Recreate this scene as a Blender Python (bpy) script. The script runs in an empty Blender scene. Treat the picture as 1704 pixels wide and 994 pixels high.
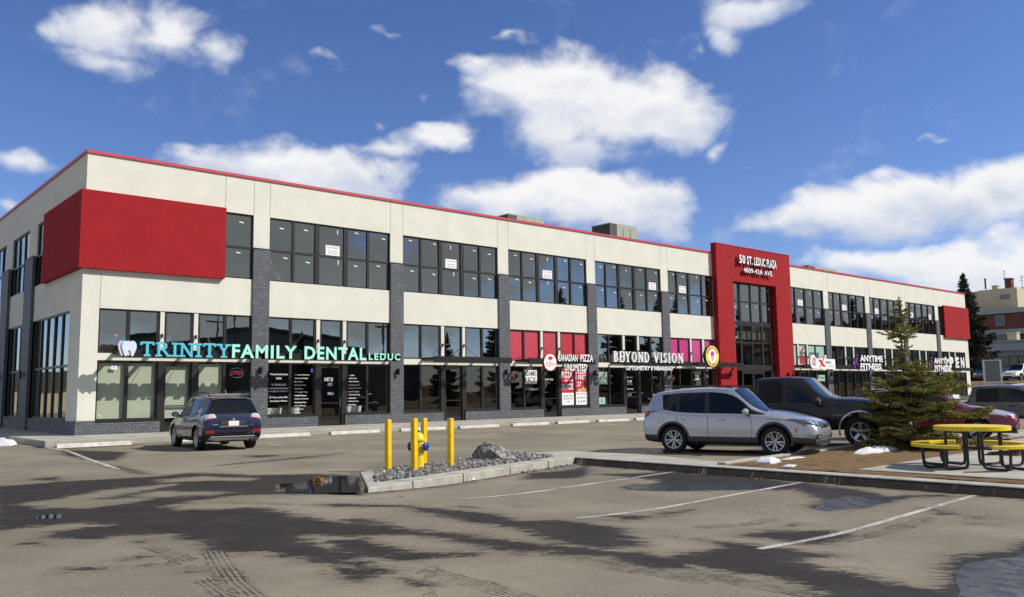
import bpy, bmesh, math, random
import numpy as np
from mathutils import Vector, Matrix, Euler
from mathutils.bvhtree import BVHTree
from mathutils import noise as mnoise
PI = math.pi
S = bpy.context.scene
COL = S.collection
R = math.radians

# ------------------------------------------------------------------ camera
cd = bpy.data.cameras.new('camera'); cam = bpy.data.objects.new('camera', cd); COL.objects.link(cam)
cd.lens = 29.855; cd.sensor_width = 36; cd.clip_end = 3000; cd.clip_start = 0.05
_fw = Vector((0.65342653, 0.74891225, 0.11029143)); _r = Vector((0.75440644, -0.65627462, -0.01321119)); _u = Vector((-0.06248745, -0.09183711, 0.99381148))
cam.matrix_world = Matrix(((_r.x, _u.x, -_fw.x, -8.920), (_r.y, _u.y, -_fw.y, -35.582), (_r.z, _u.z, -_fw.z, 1.6), (0, 0, 0, 1)))
S.camera = cam

# ------------------------------------------------------------------ exposure, sun
S.view_settings.view_transform = 'Standard'; S.view_settings.look = 'None'
S.view_settings.exposure = 0.36; S.view_settings.gamma = 1; S.view_settings.use_curve_mapping = False
SUN = Vector((0.95, -1.0, 1.17)).normalized()
sl = bpy.data.lights.new('sun', 'SUN'); sl.energy = 4.1; sl.angle = R(0.5); sl.color = (1.0, 0.955, 0.87)
so = bpy.data.objects.new('sun', sl); COL.objects.link(so); so.rotation_euler = SUN.to_track_quat('Z', 'Y').to_euler()
so.location = (20, -60, 60)

# ------------------------------------------------------------------ node helper
class NT:
    def __init__(s, tree): s.t = tree; s.n = tree.nodes; s.l = tree.links
    def new(s, typ, **kw):
        n = s.n.new(typ)
        for k, v in kw.items(): setattr(n, k, v)
        return n
    def put(s, sock, v):
        if isinstance(v, bpy.types.NodeSocket): s.l.new(v, sock)
        elif isinstance(v, (tuple, list)) and sock.type == 'RGBA' and len(v) == 3: sock.default_value = (*v, 1)
        else: sock.default_value = v
    def m(s, op, a, b=None, c=None, clamp=False):
        n = s.new('ShaderNodeMath', operation=op, use_clamp=clamp); s.put(n.inputs[0], a)
        if b is not None: s.put(n.inputs[1], b)
        if c is not None: s.put(n.inputs[2], c)
        return n.outputs[0]
    def v(s, op, a, b=None):
        n = s.new('ShaderNodeVectorMath', operation=op); s.put(n.inputs[0], a)
        if b is not None: s.put(n.inputs[3 if op == 'SCALE' else 1], b)
        return n.outputs['Value' if op in ('LENGTH', 'DOT_PRODUCT', 'DISTANCE') else 'Vector']
    def mix(s, f, a, b):
        n = s.new('ShaderNodeMix', data_type='RGBA'); s.put(n.inputs[0], f); s.put(n.inputs[6], a); s.put(n.inputs[7], b); return n.outputs[2]
    def ramp(s, x, lo, hi, a=0., b=1., smooth=True):
        n = s.new('ShaderNodeMapRange', interpolation_type='SMOOTHSTEP' if smooth else 'LINEAR')
        s.put(n.inputs[0], x); s.put(n.inputs[1], lo); s.put(n.inputs[2], hi); s.put(n.inputs[3], a); s.put(n.inputs[4], b); return n.outputs[0]
    def noise(s, vec, scale, detail=4, rough=.55, dist=0.):
        n = s.new('ShaderNodeTexNoise'); s.put(n.inputs['Vector'], vec); s.put(n.inputs['Scale'], scale); s.put(n.inputs['Detail'], detail)
        s.put(n.inputs['Roughness'], rough); s.put(n.inputs['Distortion'], dist); return n.outputs['Fac']
    def sep(s, v): n = s.new('ShaderNodeSeparateXYZ'); s.put(n.inputs[0], v); return n.outputs
    def comb(s, x, y, z=0.): n = s.new('ShaderNodeCombineXYZ'); s.put(n.inputs[0], x); s.put(n.inputs[1], y); s.put(n.inputs[2], z); return n.outputs[0]

# outlines of wet asphalt, dry islands, puddles and tyre tracks (metres on the lot)
WET=[[(-5.76,-17.15),(-5.55,-17.12),(-4.49,-17.18),(-3.53,-17.35),(-2.83,-17.49),(-2.04,-17.22),(-1.32,-18.76),(-0.32,-19.57),(0.08,-20.5),(-1.45,-23.15),(-2.58,-22.36),(-2.97,-22.02),(-3.55,-22.16),(-3.9,-22.21),(-4.39,-23.14),(-3.98,-23.25),(-3.41,-23.76),(-3.43,-24.91),(-3.28,-26.2),(-3.3,-26.7),(-3.79,-27.05),(-4.2,-26.42),(-4.33,-27.07),(-4.32,-27.94),(-4.44,-28.42),(-4.84,-28.02),(-4.97,-27.6),(-5.02,-27.1),(-5.17,-27.08),(-5.34,-26.55),(-5.23,-25.97),(-5.3,-25.19),(-5.82,-24.87),(-6.04,-25.07),(-6.4,-24.38),(-6.23,-23.91),(-5.59,-23.86),(-5.79,-23.49),(-6.43,-23.35),(-6.69,-23.48),(-6.8,-23.36)],
[(-1.9,-5.72),(-0.72,-8.76),(-2.0,-12.14),(-2.38,-12.0),(-2.51,-10.97),(-2.46,-8.62)],
[(-4.99,-16.2),(-4.26,-15.86),(-4.49,-17.0)],
[(-2.76,-13.23),(-2.54,-13.96),(-2.73,-16.92),(-2.98,-16.63)],
[(0.92,-13.11),(1.69,-13.57),(1.43,-14.22),(0.77,-14.11)],
[(-1.05,-15.99),(1.88,-15.25),(3.55,-14.21),(2.26,-14.77),(-0.72,-15.67)],
[(-6.64,-24.57),(-6.5,-24.72),(-6.53,-24.95),(-6.65,-24.76)],
[(-6.74,-26.48),(-6.51,-26.64),(-6.5,-26.82),(-6.76,-26.73)],
[(-5.84,-27.37),(-5.72,-27.47),(-5.77,-27.65),(-5.89,-27.56)],
[(-6.04,-26.36),(-5.96,-26.42),(-6.0,-26.56),(-6.07,-26.5)],
[(-5.7,-25.39),(-5.6,-25.5),(-5.68,-25.7),(-5.74,-25.6)],
[(-2.55,-24.01),(-1.77,-24.81),(-1.26,-26.4),(-1.48,-27.17),(-0.97,-27.43),(-0.95,-28.44),(-1.91,-29.65),(-2.36,-29.47),(-2.47,-28.71),(-2.14,-27.92),(-2.15,-26.71),(-1.95,-25.09),(-2.7,-24.42)],
[(-3.55,-25.84),(-3.06,-26.14),(-2.98,-27.18),(-2.8,-27.94),(-2.66,-28.5),(-2.4,-29.27),(-2.17,-29.87),(-2.12,-30.45),(-2.59,-30.8),(-2.75,-30.35),(-2.73,-29.81),(-2.91,-29.27),(-3.17,-29.07),(-3.17,-28.4),(-3.21,-27.71),(-3.39,-27.35),(-4.0,-26.66)],
[(-3.31,-25.5),(-2.96,-25.87),(-2.95,-27.25),(-2.74,-27.87),(-2.92,-27.91),(-3.07,-27.09),(-3.27,-25.98)],
[(-4.18,-26.98),(-3.75,-27.02),(-3.85,-28.03),(-3.45,-28.76),(-4.12,-28.62),(-4.25,-28.44),(-4.52,-27.6)],
[(-4.85,-28.25),(-4.6,-28.63),(-4.52,-28.95),(-4.82,-28.98),(-5.0,-29.1),(-5.02,-28.6)],
[(-4.58,-27.79),(-4.47,-28.89),(-4.68,-28.93),(-4.74,-28.08)],
[(-4.67,-29.19),(-4.57,-29.52),(-4.73,-29.5),(-4.75,-29.34)],
[(-1.11,-25.34),(-0.98,-25.68),(-1.08,-25.76)],
[(-0.33,-25.69),(-0.13,-25.94),(-0.38,-25.94)],
[(-0.75,-27.61),(-0.25,-27.9),(-0.11,-27.19),(0.32,-27.7),(0.42,-28.06),(0.56,-27.57),(1.41,-27.67),(0.52,-27.99),(-0.35,-27.98)],
[(-0.92,-29.6),(-0.67,-30.38),(-0.64,-31.11),(-1.29,-31.11),(-1.54,-31.65),(-1.67,-32.39),(-1.23,-32.35),(0.28,-31.76),(1.22,-32.02),(1.87,-31.98),(2.08,-32.09),(-1.67,-33.24),(-2.65,-32.18),(-2.4,-31.58),(-2.43,-30.96),(-2.57,-30.34),(-2.2,-30.03),(-1.32,-30.11)],
[(-0.41,-29.61),(0.44,-29.51),(0.99,-30.05),(1.04,-30.33),(0.48,-30.52),(-0.06,-30.63),(-0.35,-30.44),(-0.25,-30.12)],
[(2.72,-28.73),(2.66,-28.9),(2.6,-29.17),(3.16,-29.36),(4.15,-29.37),(5.08,-29.48),(5.57,-29.81),(5.64,-29.45),(4.87,-28.96),(5.4,-28.42),(5.47,-27.76),(5.33,-27.09),(5.62,-26.29),(3.65,-28.52)],
[(5.88,-23.32),(6.0,-25.47),(5.7,-26.96),(5.62,-27.68),(4.49,-27.42),(3.74,-26.64),(3.0,-25.83),(2.93,-25.75)],
[(1.14,-29.38),(1.31,-29.49),(0.99,-29.65),(0.92,-29.54)],
[(3.77,-30.01),(3.95,-30.2),(3.37,-30.67),(3.27,-30.43)],
[(3.46,-30.77),(3.61,-31.01),(3.26,-30.98)],
[(2.86,-31.05),(2.88,-31.32),(2.77,-31.16)],
[(0.84,-27.7),(1.45,-27.72),(0.94,-27.88)],
[(4.38,-22.83),(5.45,-23.54),(5.83,-23.72),(5.96,-25.85),(5.25,-26.31),(4.38,-24.87),(4.31,-24.43),(4.33,-23.6)],
[(3.69,-21.59),(4.65,-21.79),(5.72,-21.27),(6.28,-21.11),(5.45,-21.74),(4.48,-22.74),(3.63,-23.2),(2.94,-22.8),(2.68,-22.51)]]
DRY=[[(-3.05,-18.26),(-2.17,-18.25),(-1.67,-19.45),(-1.92,-19.9),(-2.39,-19.25),(-3.17,-18.84)],
[(-4.25,-20.62),(-3.8,-20.4),(-3.14,-21.13),(-2.9,-21.53),(-3.36,-21.68),(-4.18,-21.12)],
[(-5.85,-20.56),(-5.22,-20.28),(-4.36,-19.46),(-3.13,-19.28),(-3.17,-19.51),(-4.45,-20.49),(-4.86,-20.71),(-4.22,-21.16),(-4.31,-21.54),(-5.19,-21.9),(-5.76,-21.35)],
[(-4.38,-22.49),(-3.97,-22.4),(-3.44,-23.49),(-4.03,-23.36),(-4.38,-23.09)]]
PUDDLES=[[(-1.92,-20.9),(-1.36,-20.87),(-0.95,-20.58),(-0.41,-20.26),(0.01,-20.61),(-1.45,-23.15),(-2.29,-22.54),(-2.5,-22.28)],
[(-6.11,-22.52),(-5.9,-22.22),(-5.74,-22.33),(-5.83,-22.76),(-6.04,-22.65)],
[(2.71,-28.89),(3.49,-28.66),(4.39,-28.52),(4.47,-28.73),(4.21,-28.97),(4.25,-29.32),(3.2,-29.34),(2.64,-29.15)],
[(3.02,-24.96),(3.47,-24.88),(3.62,-25.18),(4.47,-25.7),(4.84,-26.29),(4.83,-26.72),(4.02,-26.73),(3.4,-26.22),(2.94,-25.74),(2.81,-25.33)],
[(-1.88,-32.72),(-0.7,-32.22),(-0.08,-32.09),(0.41,-32.15),(0.94,-32.25),(1.1,-32.39),(-1.67,-33.24)],
[(7.75,-19.61),(8.63,-19.27),(9.8,-19.55),(9.6,-20.53),(8.29,-21.65),(7.78,-20.72)]]
TRACKS=[[(-5.3,-26.62),(-5.58,-27.57),(-5.77,-28.26),(-5.91,-28.97)],
[(-5.89,-28.02),(-5.96,-28.51),(-6.03,-28.95)],
[(-4.31,-29.12),(-4.29,-29.8),(-4.36,-30.54)],
[(-2.97,-29.32),(-2.95,-30.27),(-2.9,-30.99)],
[(0.42,-30.57),(1.43,-30.58),(2.89,-30.45)],
[(-5.7,-25.95),(-5.7,-26.47),(-5.72,-26.92)],
[(-6.1,-26.98),(-5.93,-27.07)],
[(-0.02,-28.96),(0.7,-29.09),(1.39,-29.03)],
[(-3.71,-22.56),(-2.34,-24.64)],
[(-1.11,-29.17),(-0.98,-29.66)],
[(-2.7,-30.47),(-2.66,-31.13),(-2.7,-31.85)],
[(-4.54,-26.48),(-4.75,-28.66)]]
CLOUDS=[(1.2986,0.3884,0.0619,0.0367),(1.246,0.3899,0.0547,0.0333),(1.1875,0.3784,0.0332,0.0262),(1.3121,0.3503,0.0453,0.021),(1.3514,0.3797,0.0231,0.0174),(0.7859,0.3398,0.1079,0.0502),(0.6999,0.319,0.091,0.0435),(0.8514,0.358,0.0658,0.0299),(0.7583,0.2846,0.0501,0.0287),(0.607,0.2757,0.0258,0.016),(0.9466,0.2918,0.0543,0.0177),(0.8877,0.3813,0.0441,0.0144),(0.643,0.3285,0.0381,0.025),(0.9967,0.2792,0.0429,0.015),(1.1146,0.2509,0.118,0.0282),(1.0318,0.2475,0.0708,0.0328),(1.2006,0.2587,0.0357,0.0143),(0.9895,0.2348,0.0285,0.0207),(0.7957,0.2236,0.1416,0.0293),(0.7103,0.2137,0.0766,0.0312),(0.8749,0.2249,0.0649,0.0195),(0.5765,0.4182,0.0571,0.0278),(0.5883,0.3882,0.0326,0.0202),(0.4275,0.1934,0.1127,0.0307),(0.3354,0.1957,0.0679,0.0335),(0.5216,0.1799,0.0504,0.02),(0.4766,0.1915,0.0428,0.0229),(0.3848,0.1256,0.102,0.0265),(0.3129,0.1319,0.0459,0.0273),(0.449,0.1336,0.0645,0.0182),(0.3527,0.1013,0.0834,0.0217),(1.3897,0.2448,0.0412,0.0144),(1.0124,0.3112,0.0157,0.0107),(1.0857,0.3829,0.0182,0.0064),(0.9717,0.3505,0.0116,0.0093),(0.3762,0.2592,0.0125,0.0037),(0.9971,0.4147,0.0218,0.0057),(0.8358,0.4102,0.0295,0.0065),(1.4037,0.2022,0.0106,0.0072),(0.6307,0.3732,0.0139,0.0096),(0.5579,0.2416,0.0263,0.0053),(1.3571,0.3787,0.0172,0.0127)]


# ------------------------------------------------------------------ sky: Nishita air with fair-weather clouds at their directions
w = bpy.data.worlds.new('World'); S.world = w; w.use_nodes = True
T = NT(w.node_tree); T.n.clear()
sky = T.new('ShaderNodeTexSky', sky_type='NISHITA'); sky.sun_disc = False
sky.sun_elevation = math.asin(SUN.z); sky.sun_rotation = math.atan2(SUN.x, SUN.y)
sky.air_density = 1.0; sky.dust_density = 0.25; sky.ozone_density = 2.6; sky.altitude = 700
geo = T.new('ShaderNodeTexCoord').outputs['Generated']
sx, sy, sz = T.sep(geo)
az = T.m('ARCTAN2', sy, sx); el = T.m('ARCSINE', sz)
warp = T.new('ShaderNodeTexNoise'); T.put(warp.inputs['Vector'], T.v('MULTIPLY', geo, (1, 1, 1.7))); T.put(warp.inputs['Scale'], 9.); T.put(warp.inputs['Detail'], 3.); T.put(warp.inputs['Roughness'], .55)
wv = T.v('SCALE', T.v('SUBTRACT', warp.outputs['Color'], (.5, .5, .5)), .10)
p2 = T.v('ADD', T.comb(az, el), T.v('MULTIPLY', wv, (1.3, .7, 0)))
dmax = None; vs = None; ws = None
for (a0, e0, aw, eh) in CLOUDS:
    d = T.v('MULTIPLY', T.v('SUBTRACT', p2, (a0, e0, 0)), (1 / (aw * 1.27), 1 / (eh * 1.40), 0))
    k = T.m('SUBTRACT', 1.0, T.v('LENGTH', d), clamp=True)
    k = T.m('MULTIPLY', T.m('POWER', k, .8), min(1.0, .22 + aw * 9))
    vv = T.m('MULTIPLY', k, T.sep(d)[1])
    dmax = k if dmax is None else T.m('SMOOTH_MAX', dmax, k, .12)
    vs = vv if vs is None else T.m('ADD', vs, vv)
    ws = k if ws is None else T.m('ADD', ws, k)
vert = T.m('DIVIDE', vs, T.m('ADD', ws, .02))
q3 = T.v('MULTIPLY', geo, (1, 1, 1.35))
fb = T.noise(q3, 11., 10, .60, .25)
fb2 = T.noise(T.v('ADD', q3, (SUN.x * .016, SUN.y * .016, .03)), 11., 7, .58, .25)
big = T.noise(q3, 2.6, 6, .55, .3)
# clouds of the sky behind and beside the camera
away = T.ramp(T.m('ABSOLUTE', T.m('SUBTRACT', az, .86)), .75, 1.15)
gen = T.m('MULTIPLY', T.ramp(big, .40, .60, 0., .95, False), T.m('MULTIPLY', away, T.ramp(el, .0, .12)))
dens = T.m('MAXIMUM', dmax, gen); gcl = T.m('MULTIPLY', away, .58)
dd = T.m('ADD', T.m('MULTIPLY', dens, 1.45), T.m('MULTIPLY', T.m('SUBTRACT', fb, .5), 1.75))
mask = T.ramp(dd, .22, .92)
mask = T.m('MULTIPLY', mask, T.ramp(dens, .0, .16))
lit = T.m('SUBTRACT', fb, fb2)
sh = T.m('ADD', T.m('MULTIPLY', vert, .62), T.m('MULTIPLY', lit, -1.3))
sh = T.m('ADD', sh, T.m('MULTIPLY', T.ramp(dd, .2, 1.0), .12))
shade = T.ramp(sh, -.46, .42)
ccol = T.mix(shade, (.60, .67, .82), (.99, .985, .99))
hz = T.ramp(el, .0, .2)
ccol = T.mix(gcl, ccol, (.16, .18, .22))
ccol = T.mix(hz, T.mix(.45, ccol, (.80, .87, 1.0)), ccol)
hs = T.new('ShaderNodeHueSaturation'); T.put(hs.inputs['Saturation'], 1.10); T.put(hs.inputs['Value'], 1.0); T.put(hs.inputs['Color'], sky.outputs[0])
bg = T.new('ShaderNodeBackground'); T.put(bg.inputs[0], T.v('MULTIPLY', hs.outputs[0], (.88, .90, 1.17))); T.put(bg.inputs[1], .085)
bc = T.new('ShaderNodeBackground'); T.put(bc.inputs[0], ccol); T.put(bc.inputs[1], .74)
mx = T.new('ShaderNodeMixShader'); T.put(mx.inputs[0], mask); T.l.new(bg.outputs[0], mx.inputs[1]); T.l.new(bc.outputs[0], mx.inputs[2])
wo = T.new('ShaderNodeOutputWorld'); T.l.new(mx.outputs[0], wo.inputs[0])
try: w.cycles.sampling_method = 'MANUAL'; w.cycles.sample_map_resolution = 512
except Exception: pass
S.cycles.max_bounces = 8; S.cycles.transparent_max_bounces = 12
S.cycles.glossy_bounces = 4; S.cycles.diffuse_bounces = 3; S.cycles.caustics_reflective = False; S.cycles.caustics_refractive = False
S.cycles.sample_clamp_indirect = 6

# ------------------------------------------------------------------ materials
M = {}
def mat(name, col=(.5, .5, .5), rough=.6, metal=0., spec=.5, coat=0., bump=0., bscale=40., var=0., vscale=3., coords='Object', emit=None, estr=0., coatr=.03, alpha=None):
    m = bpy.data.materials.new(name); m.use_nodes = True; M[name] = m
    t = NT(m.node_tree); b = m.node_tree.nodes['Principled BSDF']
    b.inputs['Roughness'].default_value = rough; b.inputs['Metallic'].default_value = metal
    b.inputs['Specular IOR Level'].default_value = spec; b.inputs['Coat Weight'].default_value = coat; b.inputs['Coat Roughness'].default_value = coatr
    b.inputs['Base Color'].default_value = (*col, 1)
    if emit: b.inputs['Emission Color'].default_value = (*emit, 1); b.inputs['Emission Strength'].default_value = estr
    if var or bump:
        tc = t.new('ShaderNodeTexCoord').outputs[coords] if coords != 'World' else t.new('ShaderNodeNewGeometry').outputs['Position']
        if var:
            f = t.noise(tc, vscale, 6, .6)
            c = t.mix(t.ramp(f, .3, .7), tuple(x * (1 - var) for x in col), tuple(min(1, x * (1 + var)) for x in col)); t.put(b.inputs['Base Color'], c)
        if bump:
            bn = t.new('ShaderNodeBump'); bn.inputs['Strength'].default_value = bump; bn.inputs['Distance'].default_value = .01
            t.put(bn.inputs['Height'], t.noise(tc, bscale, 5, .6)); t.l.new(bn.outputs[0], b.inputs['Normal'])
    return m, t, b

mat('stucco', (.675, .665, .585), .92, spec=.2, bump=.35, bscale=60, var=.045, vscale=.9, coords='World')
mat('stucco_red', (.31, .012, .017), .88, spec=.25, bump=.5, bscale=45, var=.07, vscale=1.5, coords='World')
mat('cap_red', (.50, .055, .075), .4, spec=.5, var=.06)
mat('joint', (.33, .31, .26), .9)
mat('roofing', (.22, .22, .21), .95, var=.2)
mat('black_frame', (.018, .016, .015), .38, spec=.5)
mat('black_steel', (.012, .012, .013), .35, spec=.5)
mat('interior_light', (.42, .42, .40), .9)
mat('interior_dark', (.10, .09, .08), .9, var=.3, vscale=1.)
mat('ceiling', (.5, .5, .48), .9)
mat('blind', (.68, .69, .62), .9, var=.03)
mat('tape', (.85, .86, .86), .6)
mat('paper', (.82, .83, .84), .7)
mat('film_red', (.46, .018, .035), .5, coat=.6, var=.05)
mat('film_pink', (.50, .03, .19), .5, coat=.6)
mat('film_mint', (.33, .54, .43), .5, coat=.6)
mat('white_sign', (.86, .86, .86), .45)
mat('letter_side', (.02, .02, .022), .5)
mat('cyan_sign', (.10, .50, .64), .45)
mat('mint_sign', (.38, .82, .68), .45)
mat('red_print', (.55, .02, .03), .6)
mat('dark_print', (.03, .03, .035), .6)
mat('purple', (.13, .03, .25), .5)
mat('yellow_sign', (.80, .68, .02), .45)
mat('pale_blue', (.62, .70, .86), .45)
mat('pale_pink', (.82, .55, .62), .45)
mat('magenta', (.5, .03, .25), .5)
mat('cone_tan', (.65, .42, .12), .6)
mat('blue_sign', (.03, .10, .55), .5)
mat('orange', (.8, .13, .04), .6)
mat('neon_red', (.3, .02, .02), .4, emit=(1., .12, .08), estr=.45)
mat('neon_blue', (.3, .3, .36), .4, emit=(.5, .5, .8), estr=.12)
mat('concrete', (.42, .40, .345), .95, bump=.4, bscale=30, var=.16, vscale=2.2, coords='World')
mat('kerb_concrete', (.36, .345, .30), .95, bump=.5, bscale=25, var=.2, vscale=2.5, coords='World')
mat('walk_concrete', (.35, .335, .29), .95, bump=.3, bscale=22, var=.14, vscale=1.3, coords='World')
mat('stop_concrete', (.50, .485, .44), .95, bump=.6, bscale=25, var=.18, vscale=5, coords='World')
mat('crack', (.07, .065, .06), .95)
mat('yellow_paint', (.78, .50, .005), .33, spec=.5, var=.10, vscale=6, bump=.05)
mat('yellow_worn', (.74, .54, .03), .4, spec=.5, var=.12, vscale=6)
mat('hydrant_yellow', (.74, .56, .045), .42, var=.12, vscale=9, bump=.2, bscale=50)
mat('hydrant_blue', (.01, .045, .36), .35, var=.1)
mat('rubber', (.016, .016, .016), .75, spec=.3)
mat('plastic_black', (.022, .022, .023), .6)
mat('plastic_grey', (.055, .056, .06), .65)
mat('alloy', (.55, .56, .58), .28, metal=.75)
mat('alloy_dark', (.10, .10, .105), .5, metal=.4)
mat('disc', (.06, .06, .062), .6, metal=.5)
mat('chrome', (.75, .76, .78), .12, metal=1.)
mat('silver_trim', (.60, .61, .62), .25, metal=.6)
mat('car_glass', (.007, .009, .010), .03, spec=.42)
mat('tint_glass', (.004, .004, .005), .04, spec=.3)
mat('lens_red', (.42, .008, .012), .15, coat=1.)
mat('lens_clear', (.62, .64, .67), .1, metal=.35, coat=1.)
mat('lens_dark', (.10, .105, .11), .12, metal=.4, coat=1.)
mat('lens_orange', (.7, .16, .02), .2, coat=1.)
mat('plate', (.75, .74, .72), .5)
def paint(name, col, metal=.5, rough=.32, dirt=.0, cw=.95):
    m, t, b = mat(name, col, rough, metal=metal, coat=.9, coatr=.04)
    g = t.new('ShaderNodeNewGeometry').outputs['Position']; tc = t.new('ShaderNodeTexCoord').outputs['Object']
    z = t.sep(tc)[2]
    f = t.m('MULTIPLY', t.ramp(z, .75, .25), t.ramp(t.noise(tc, 7., 5), .35, .75)); f = t.m('MULTIPLY', f, .35 + dirt)
    f = t.m('ADD', f, t.m('MULTIPLY', t.ramp(t.noise(tc, 16., 7), .45, .8), .06))
    t.put(b.inputs['Base Color'], t.mix(f, col, (.20, .18, .15)))
    t.put(b.inputs['Coat Weight'], t.m('SUBTRACT', cw, t.m('MULTIPLY', f, 1.3)))
    return m
paint('paint_silver', (.50, .515, .55), .55, .30)
paint('paint_navy', (.007, .011, .055), .35, .3, -.1, .8)
paint('paint_black', (.0025, .0035, .010), .0, .32, -.33, .28)
paint('paint_maroon', (.20, .006, .028), .35, .28)
paint('paint_grey', (.085, .08, .078), .5, .35, .15)
paint('paint_white', (.78, .78, .76), .0, .35)
paint('paint_lightsilver', (.62, .64, .66), .4, .3)
paint('paint_darkgrey', (.05, .055, .06), .5, .3)

def glass_mat(name, tint, add=.085, mul=1.35):
    m = bpy.data.materials.new(name); m.use_nodes = True; M[name] = m; t = NT(m.node_tree); t.n.clear()
    o = t.new('ShaderNodeOutputMaterial'); tr = t.new('ShaderNodeBsdfTransparent'); t.put(tr.inputs[0], tint)
    gl = t.new('ShaderNodeBsdfGlossy'); t.put(gl.inputs[0], (.90, .95, .90)); t.put(gl.inputs['Roughness'], .012)
    pos = t.new('ShaderNodeNewGeometry').outputs['Position']
    bn = t.new('ShaderNodeBump'); bn.inputs['Strength'].default_value = .10; bn.inputs['Distance'].default_value = .02
    t.put(bn.inputs['Height'], t.noise(pos, .9, 2, .4)); t.l.new(bn.outputs[0], gl.inputs['Normal'])
    lw = t.new('ShaderNodeLayerWeight'); lw.inputs[0].default_value = .5
    f = t.m('ADD', t.m('MULTIPLY', t.m('POWER', lw.outputs['Facing'], 4.), mul), add, clamp=True)
    x = t.new('ShaderNodeMixShader'); t.put(x.inputs[0], f); t.l.new(tr.outputs[0], x.inputs[1]); t.l.new(gl.outputs[0], x.inputs[2]); t.l.new(x.outputs[0], o.inputs[0])
glass_mat('window_glass', (.58, .64, .60), .29, .7)
glass_mat('shop_glass', (.78, .82, .75), .085, .8)

# dark brick: running bond, works on walls facing x and y
m, t, b = mat('brick', (.1, .1, .1), .8, spec=.35)
pos = t.new('ShaderNodeNewGeometry').outputs['Position']; px, py, pz = t.sep(pos)
uv = t.comb(t.m('ADD', px, t.m('MULTIPLY', py, 1.0)), pz, 0.)
br = t.new('ShaderNodeTexBrick'); t.put(br.inputs['Vector'], uv); t.put(br.inputs['Scale'], 1.0)
t.put(br.inputs['Color1'], (.115, .122, .135)); t.put(br.inputs['Color2'], (.165, .172, .19)); t.put(br.inputs['Mortar'], (.022, .022, .024))
t.put(br.inputs['Mortar Size'], .008); t.put(br.inputs['Mortar Smooth'], .1); t.put(br.inputs['Bias'], 0.); t.put(br.inputs['Brick Width'], .26); t.put(br.inputs['Row Height'], .0825)
nz = t.noise(pos, 5., 5)
t.put(b.inputs['Base Color'], t.mix(t.ramp(nz, .35, .7, 0., .35), br.outputs['Color'], (.06, .062, .07)))
t.put(b.inputs['Roughness'], t.ramp(br.outputs['Fac'], 0, 1, .5, .95))
bn = t.new('ShaderNodeBump'); bn.inputs['Strength'].default_value = .8; bn.inputs['Distance'].default_value = .012
t.put(bn.inputs['Height'], t.m('SUBTRACT', t.m('MULTIPLY', t.noise(pos, 60., 3), .25), br.outputs['Fac'])); t.l.new(bn.outputs[0], b.inputs['Normal'])

# red brick for the distant block
m, t, b = mat('far_brick', (.13, .045, .032), .9, var=.12, vscale=.6, coords='World')
mat('far_tan', (.50, .43, .29), .9, var=.05, vscale=.3, coords='World')
mat('far_grey', (.27, .29, .31), .85, var=.05, vscale=.3, coords='World')
mat('far_greylight', (.36, .385, .41), .85, var=.05, vscale=.3, coords='World')
mat('far_band', (.30, .30, .29), .9, var=.08, vscale=.4, coords='World')
mat('far_window', (.02, .025, .03), .08, spec=.8)
mat('rtu_green', (.33, .35, .28), .7, var=.06)
mat('rtu_dark', (.05, .05, .045), .7)
mat('metal_grey', (.16, .18, .18), .5, metal=.3, var=.06)
mat('bark', (.075, .055, .040), .95, bump=.6, bscale=30, var=.3, vscale=8)
mat('snow', (.60, .61, .64), .75, bump=.6, bscale=14, var=.05, vscale=6)
mat('leaf_litter', (.22, .11, .035), .9, var=.3, vscale=20)
mat('soil', (.10, .07, .045), .95, var=.4, vscale=6)

def foliage(name, c1, c2):
    m, t, b = mat(name, c1, .75, spec=.25)
    pos = t.new('ShaderNodeNewGeometry'); ob = t.new('ShaderNodeTexCoord').outputs['Object']
    f = t.m('ADD', t.m('MULTIPLY', t.ramp(t.noise(ob, 2.6, 3), .35, .65), .6), t.m('MULTIPLY', pos.outputs['Random Per Island'], .4))
    t.put(b.inputs['Base Color'], t.mix(f, c1, c2)); b.inputs['Subsurface Weight'].default_value = 0
foliage('needles', (.11, .105, .028), (.40, .36, .10))
foliage('needles_dark', (.016, .022, .012), (.050, .052, .028))
foliage('needles_mid', (.03, .035, .018), (.07, .07, .035))

# asphalt, with wetness carried by a painted mask of the lot's own wet patches
m, t, b = mat('asphalt', (.2, .19, .17), .9)
pos = t.new('ShaderNodeNewGeometry').outputs['Position']
wet = t.new('ShaderNodeAttribute', attribute_name='wet').outputs['Fac']
trk = t.new('ShaderNodeAttribute', attribute_name='track').outputs['Fac']
lat = t.new('ShaderNodeAttribute', attribute_name='lateral').outputs['Fac']
x_, y_, z_ = t.sep(pos)
ca, sa = math.cos(R(-38)), math.sin(R(-38))
al = t.m('ADD', t.m('MULTIPLY', x_, ca), t.m('MULTIPLY', y_, sa)); ac = t.m('SUBTRACT', t.m('MULTIPLY', y_, ca), t.m('MULTIPLY', x_, sa))
streak = t.noise(t.comb(t.m('MULTIPLY', al, .9), t.m('MULTIPLY', ac, 3.6), 0.), 1.3, 8, .70)
fine = t.noise(pos, 9., 9, .7)
grain = t.noise(pos, 48., 5, .85)
speck = t.new('ShaderNodeTexVoronoi'); t.put(speck.inputs['Vector'], pos); t.put(speck.inputs['Scale'], 42.)
blot = t.noise(pos, .35, 5, .55); blot2 = t.noise(pos, 1.7, 6, .6)
wd = t.m('ADD', wet, t.m('ADD', t.m('MULTIPLY', t.m('SUBTRACT', streak, .5), .85), t.m('MULTIPLY', t.m('SUBTRACT', fine, .5), .42)))
streak2 = t.noise(t.comb(t.m('MULTIPLY', al, 2.2), t.m('MULTIPLY', ac, 16.), 3.), 1.3, 8, .72)
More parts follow.
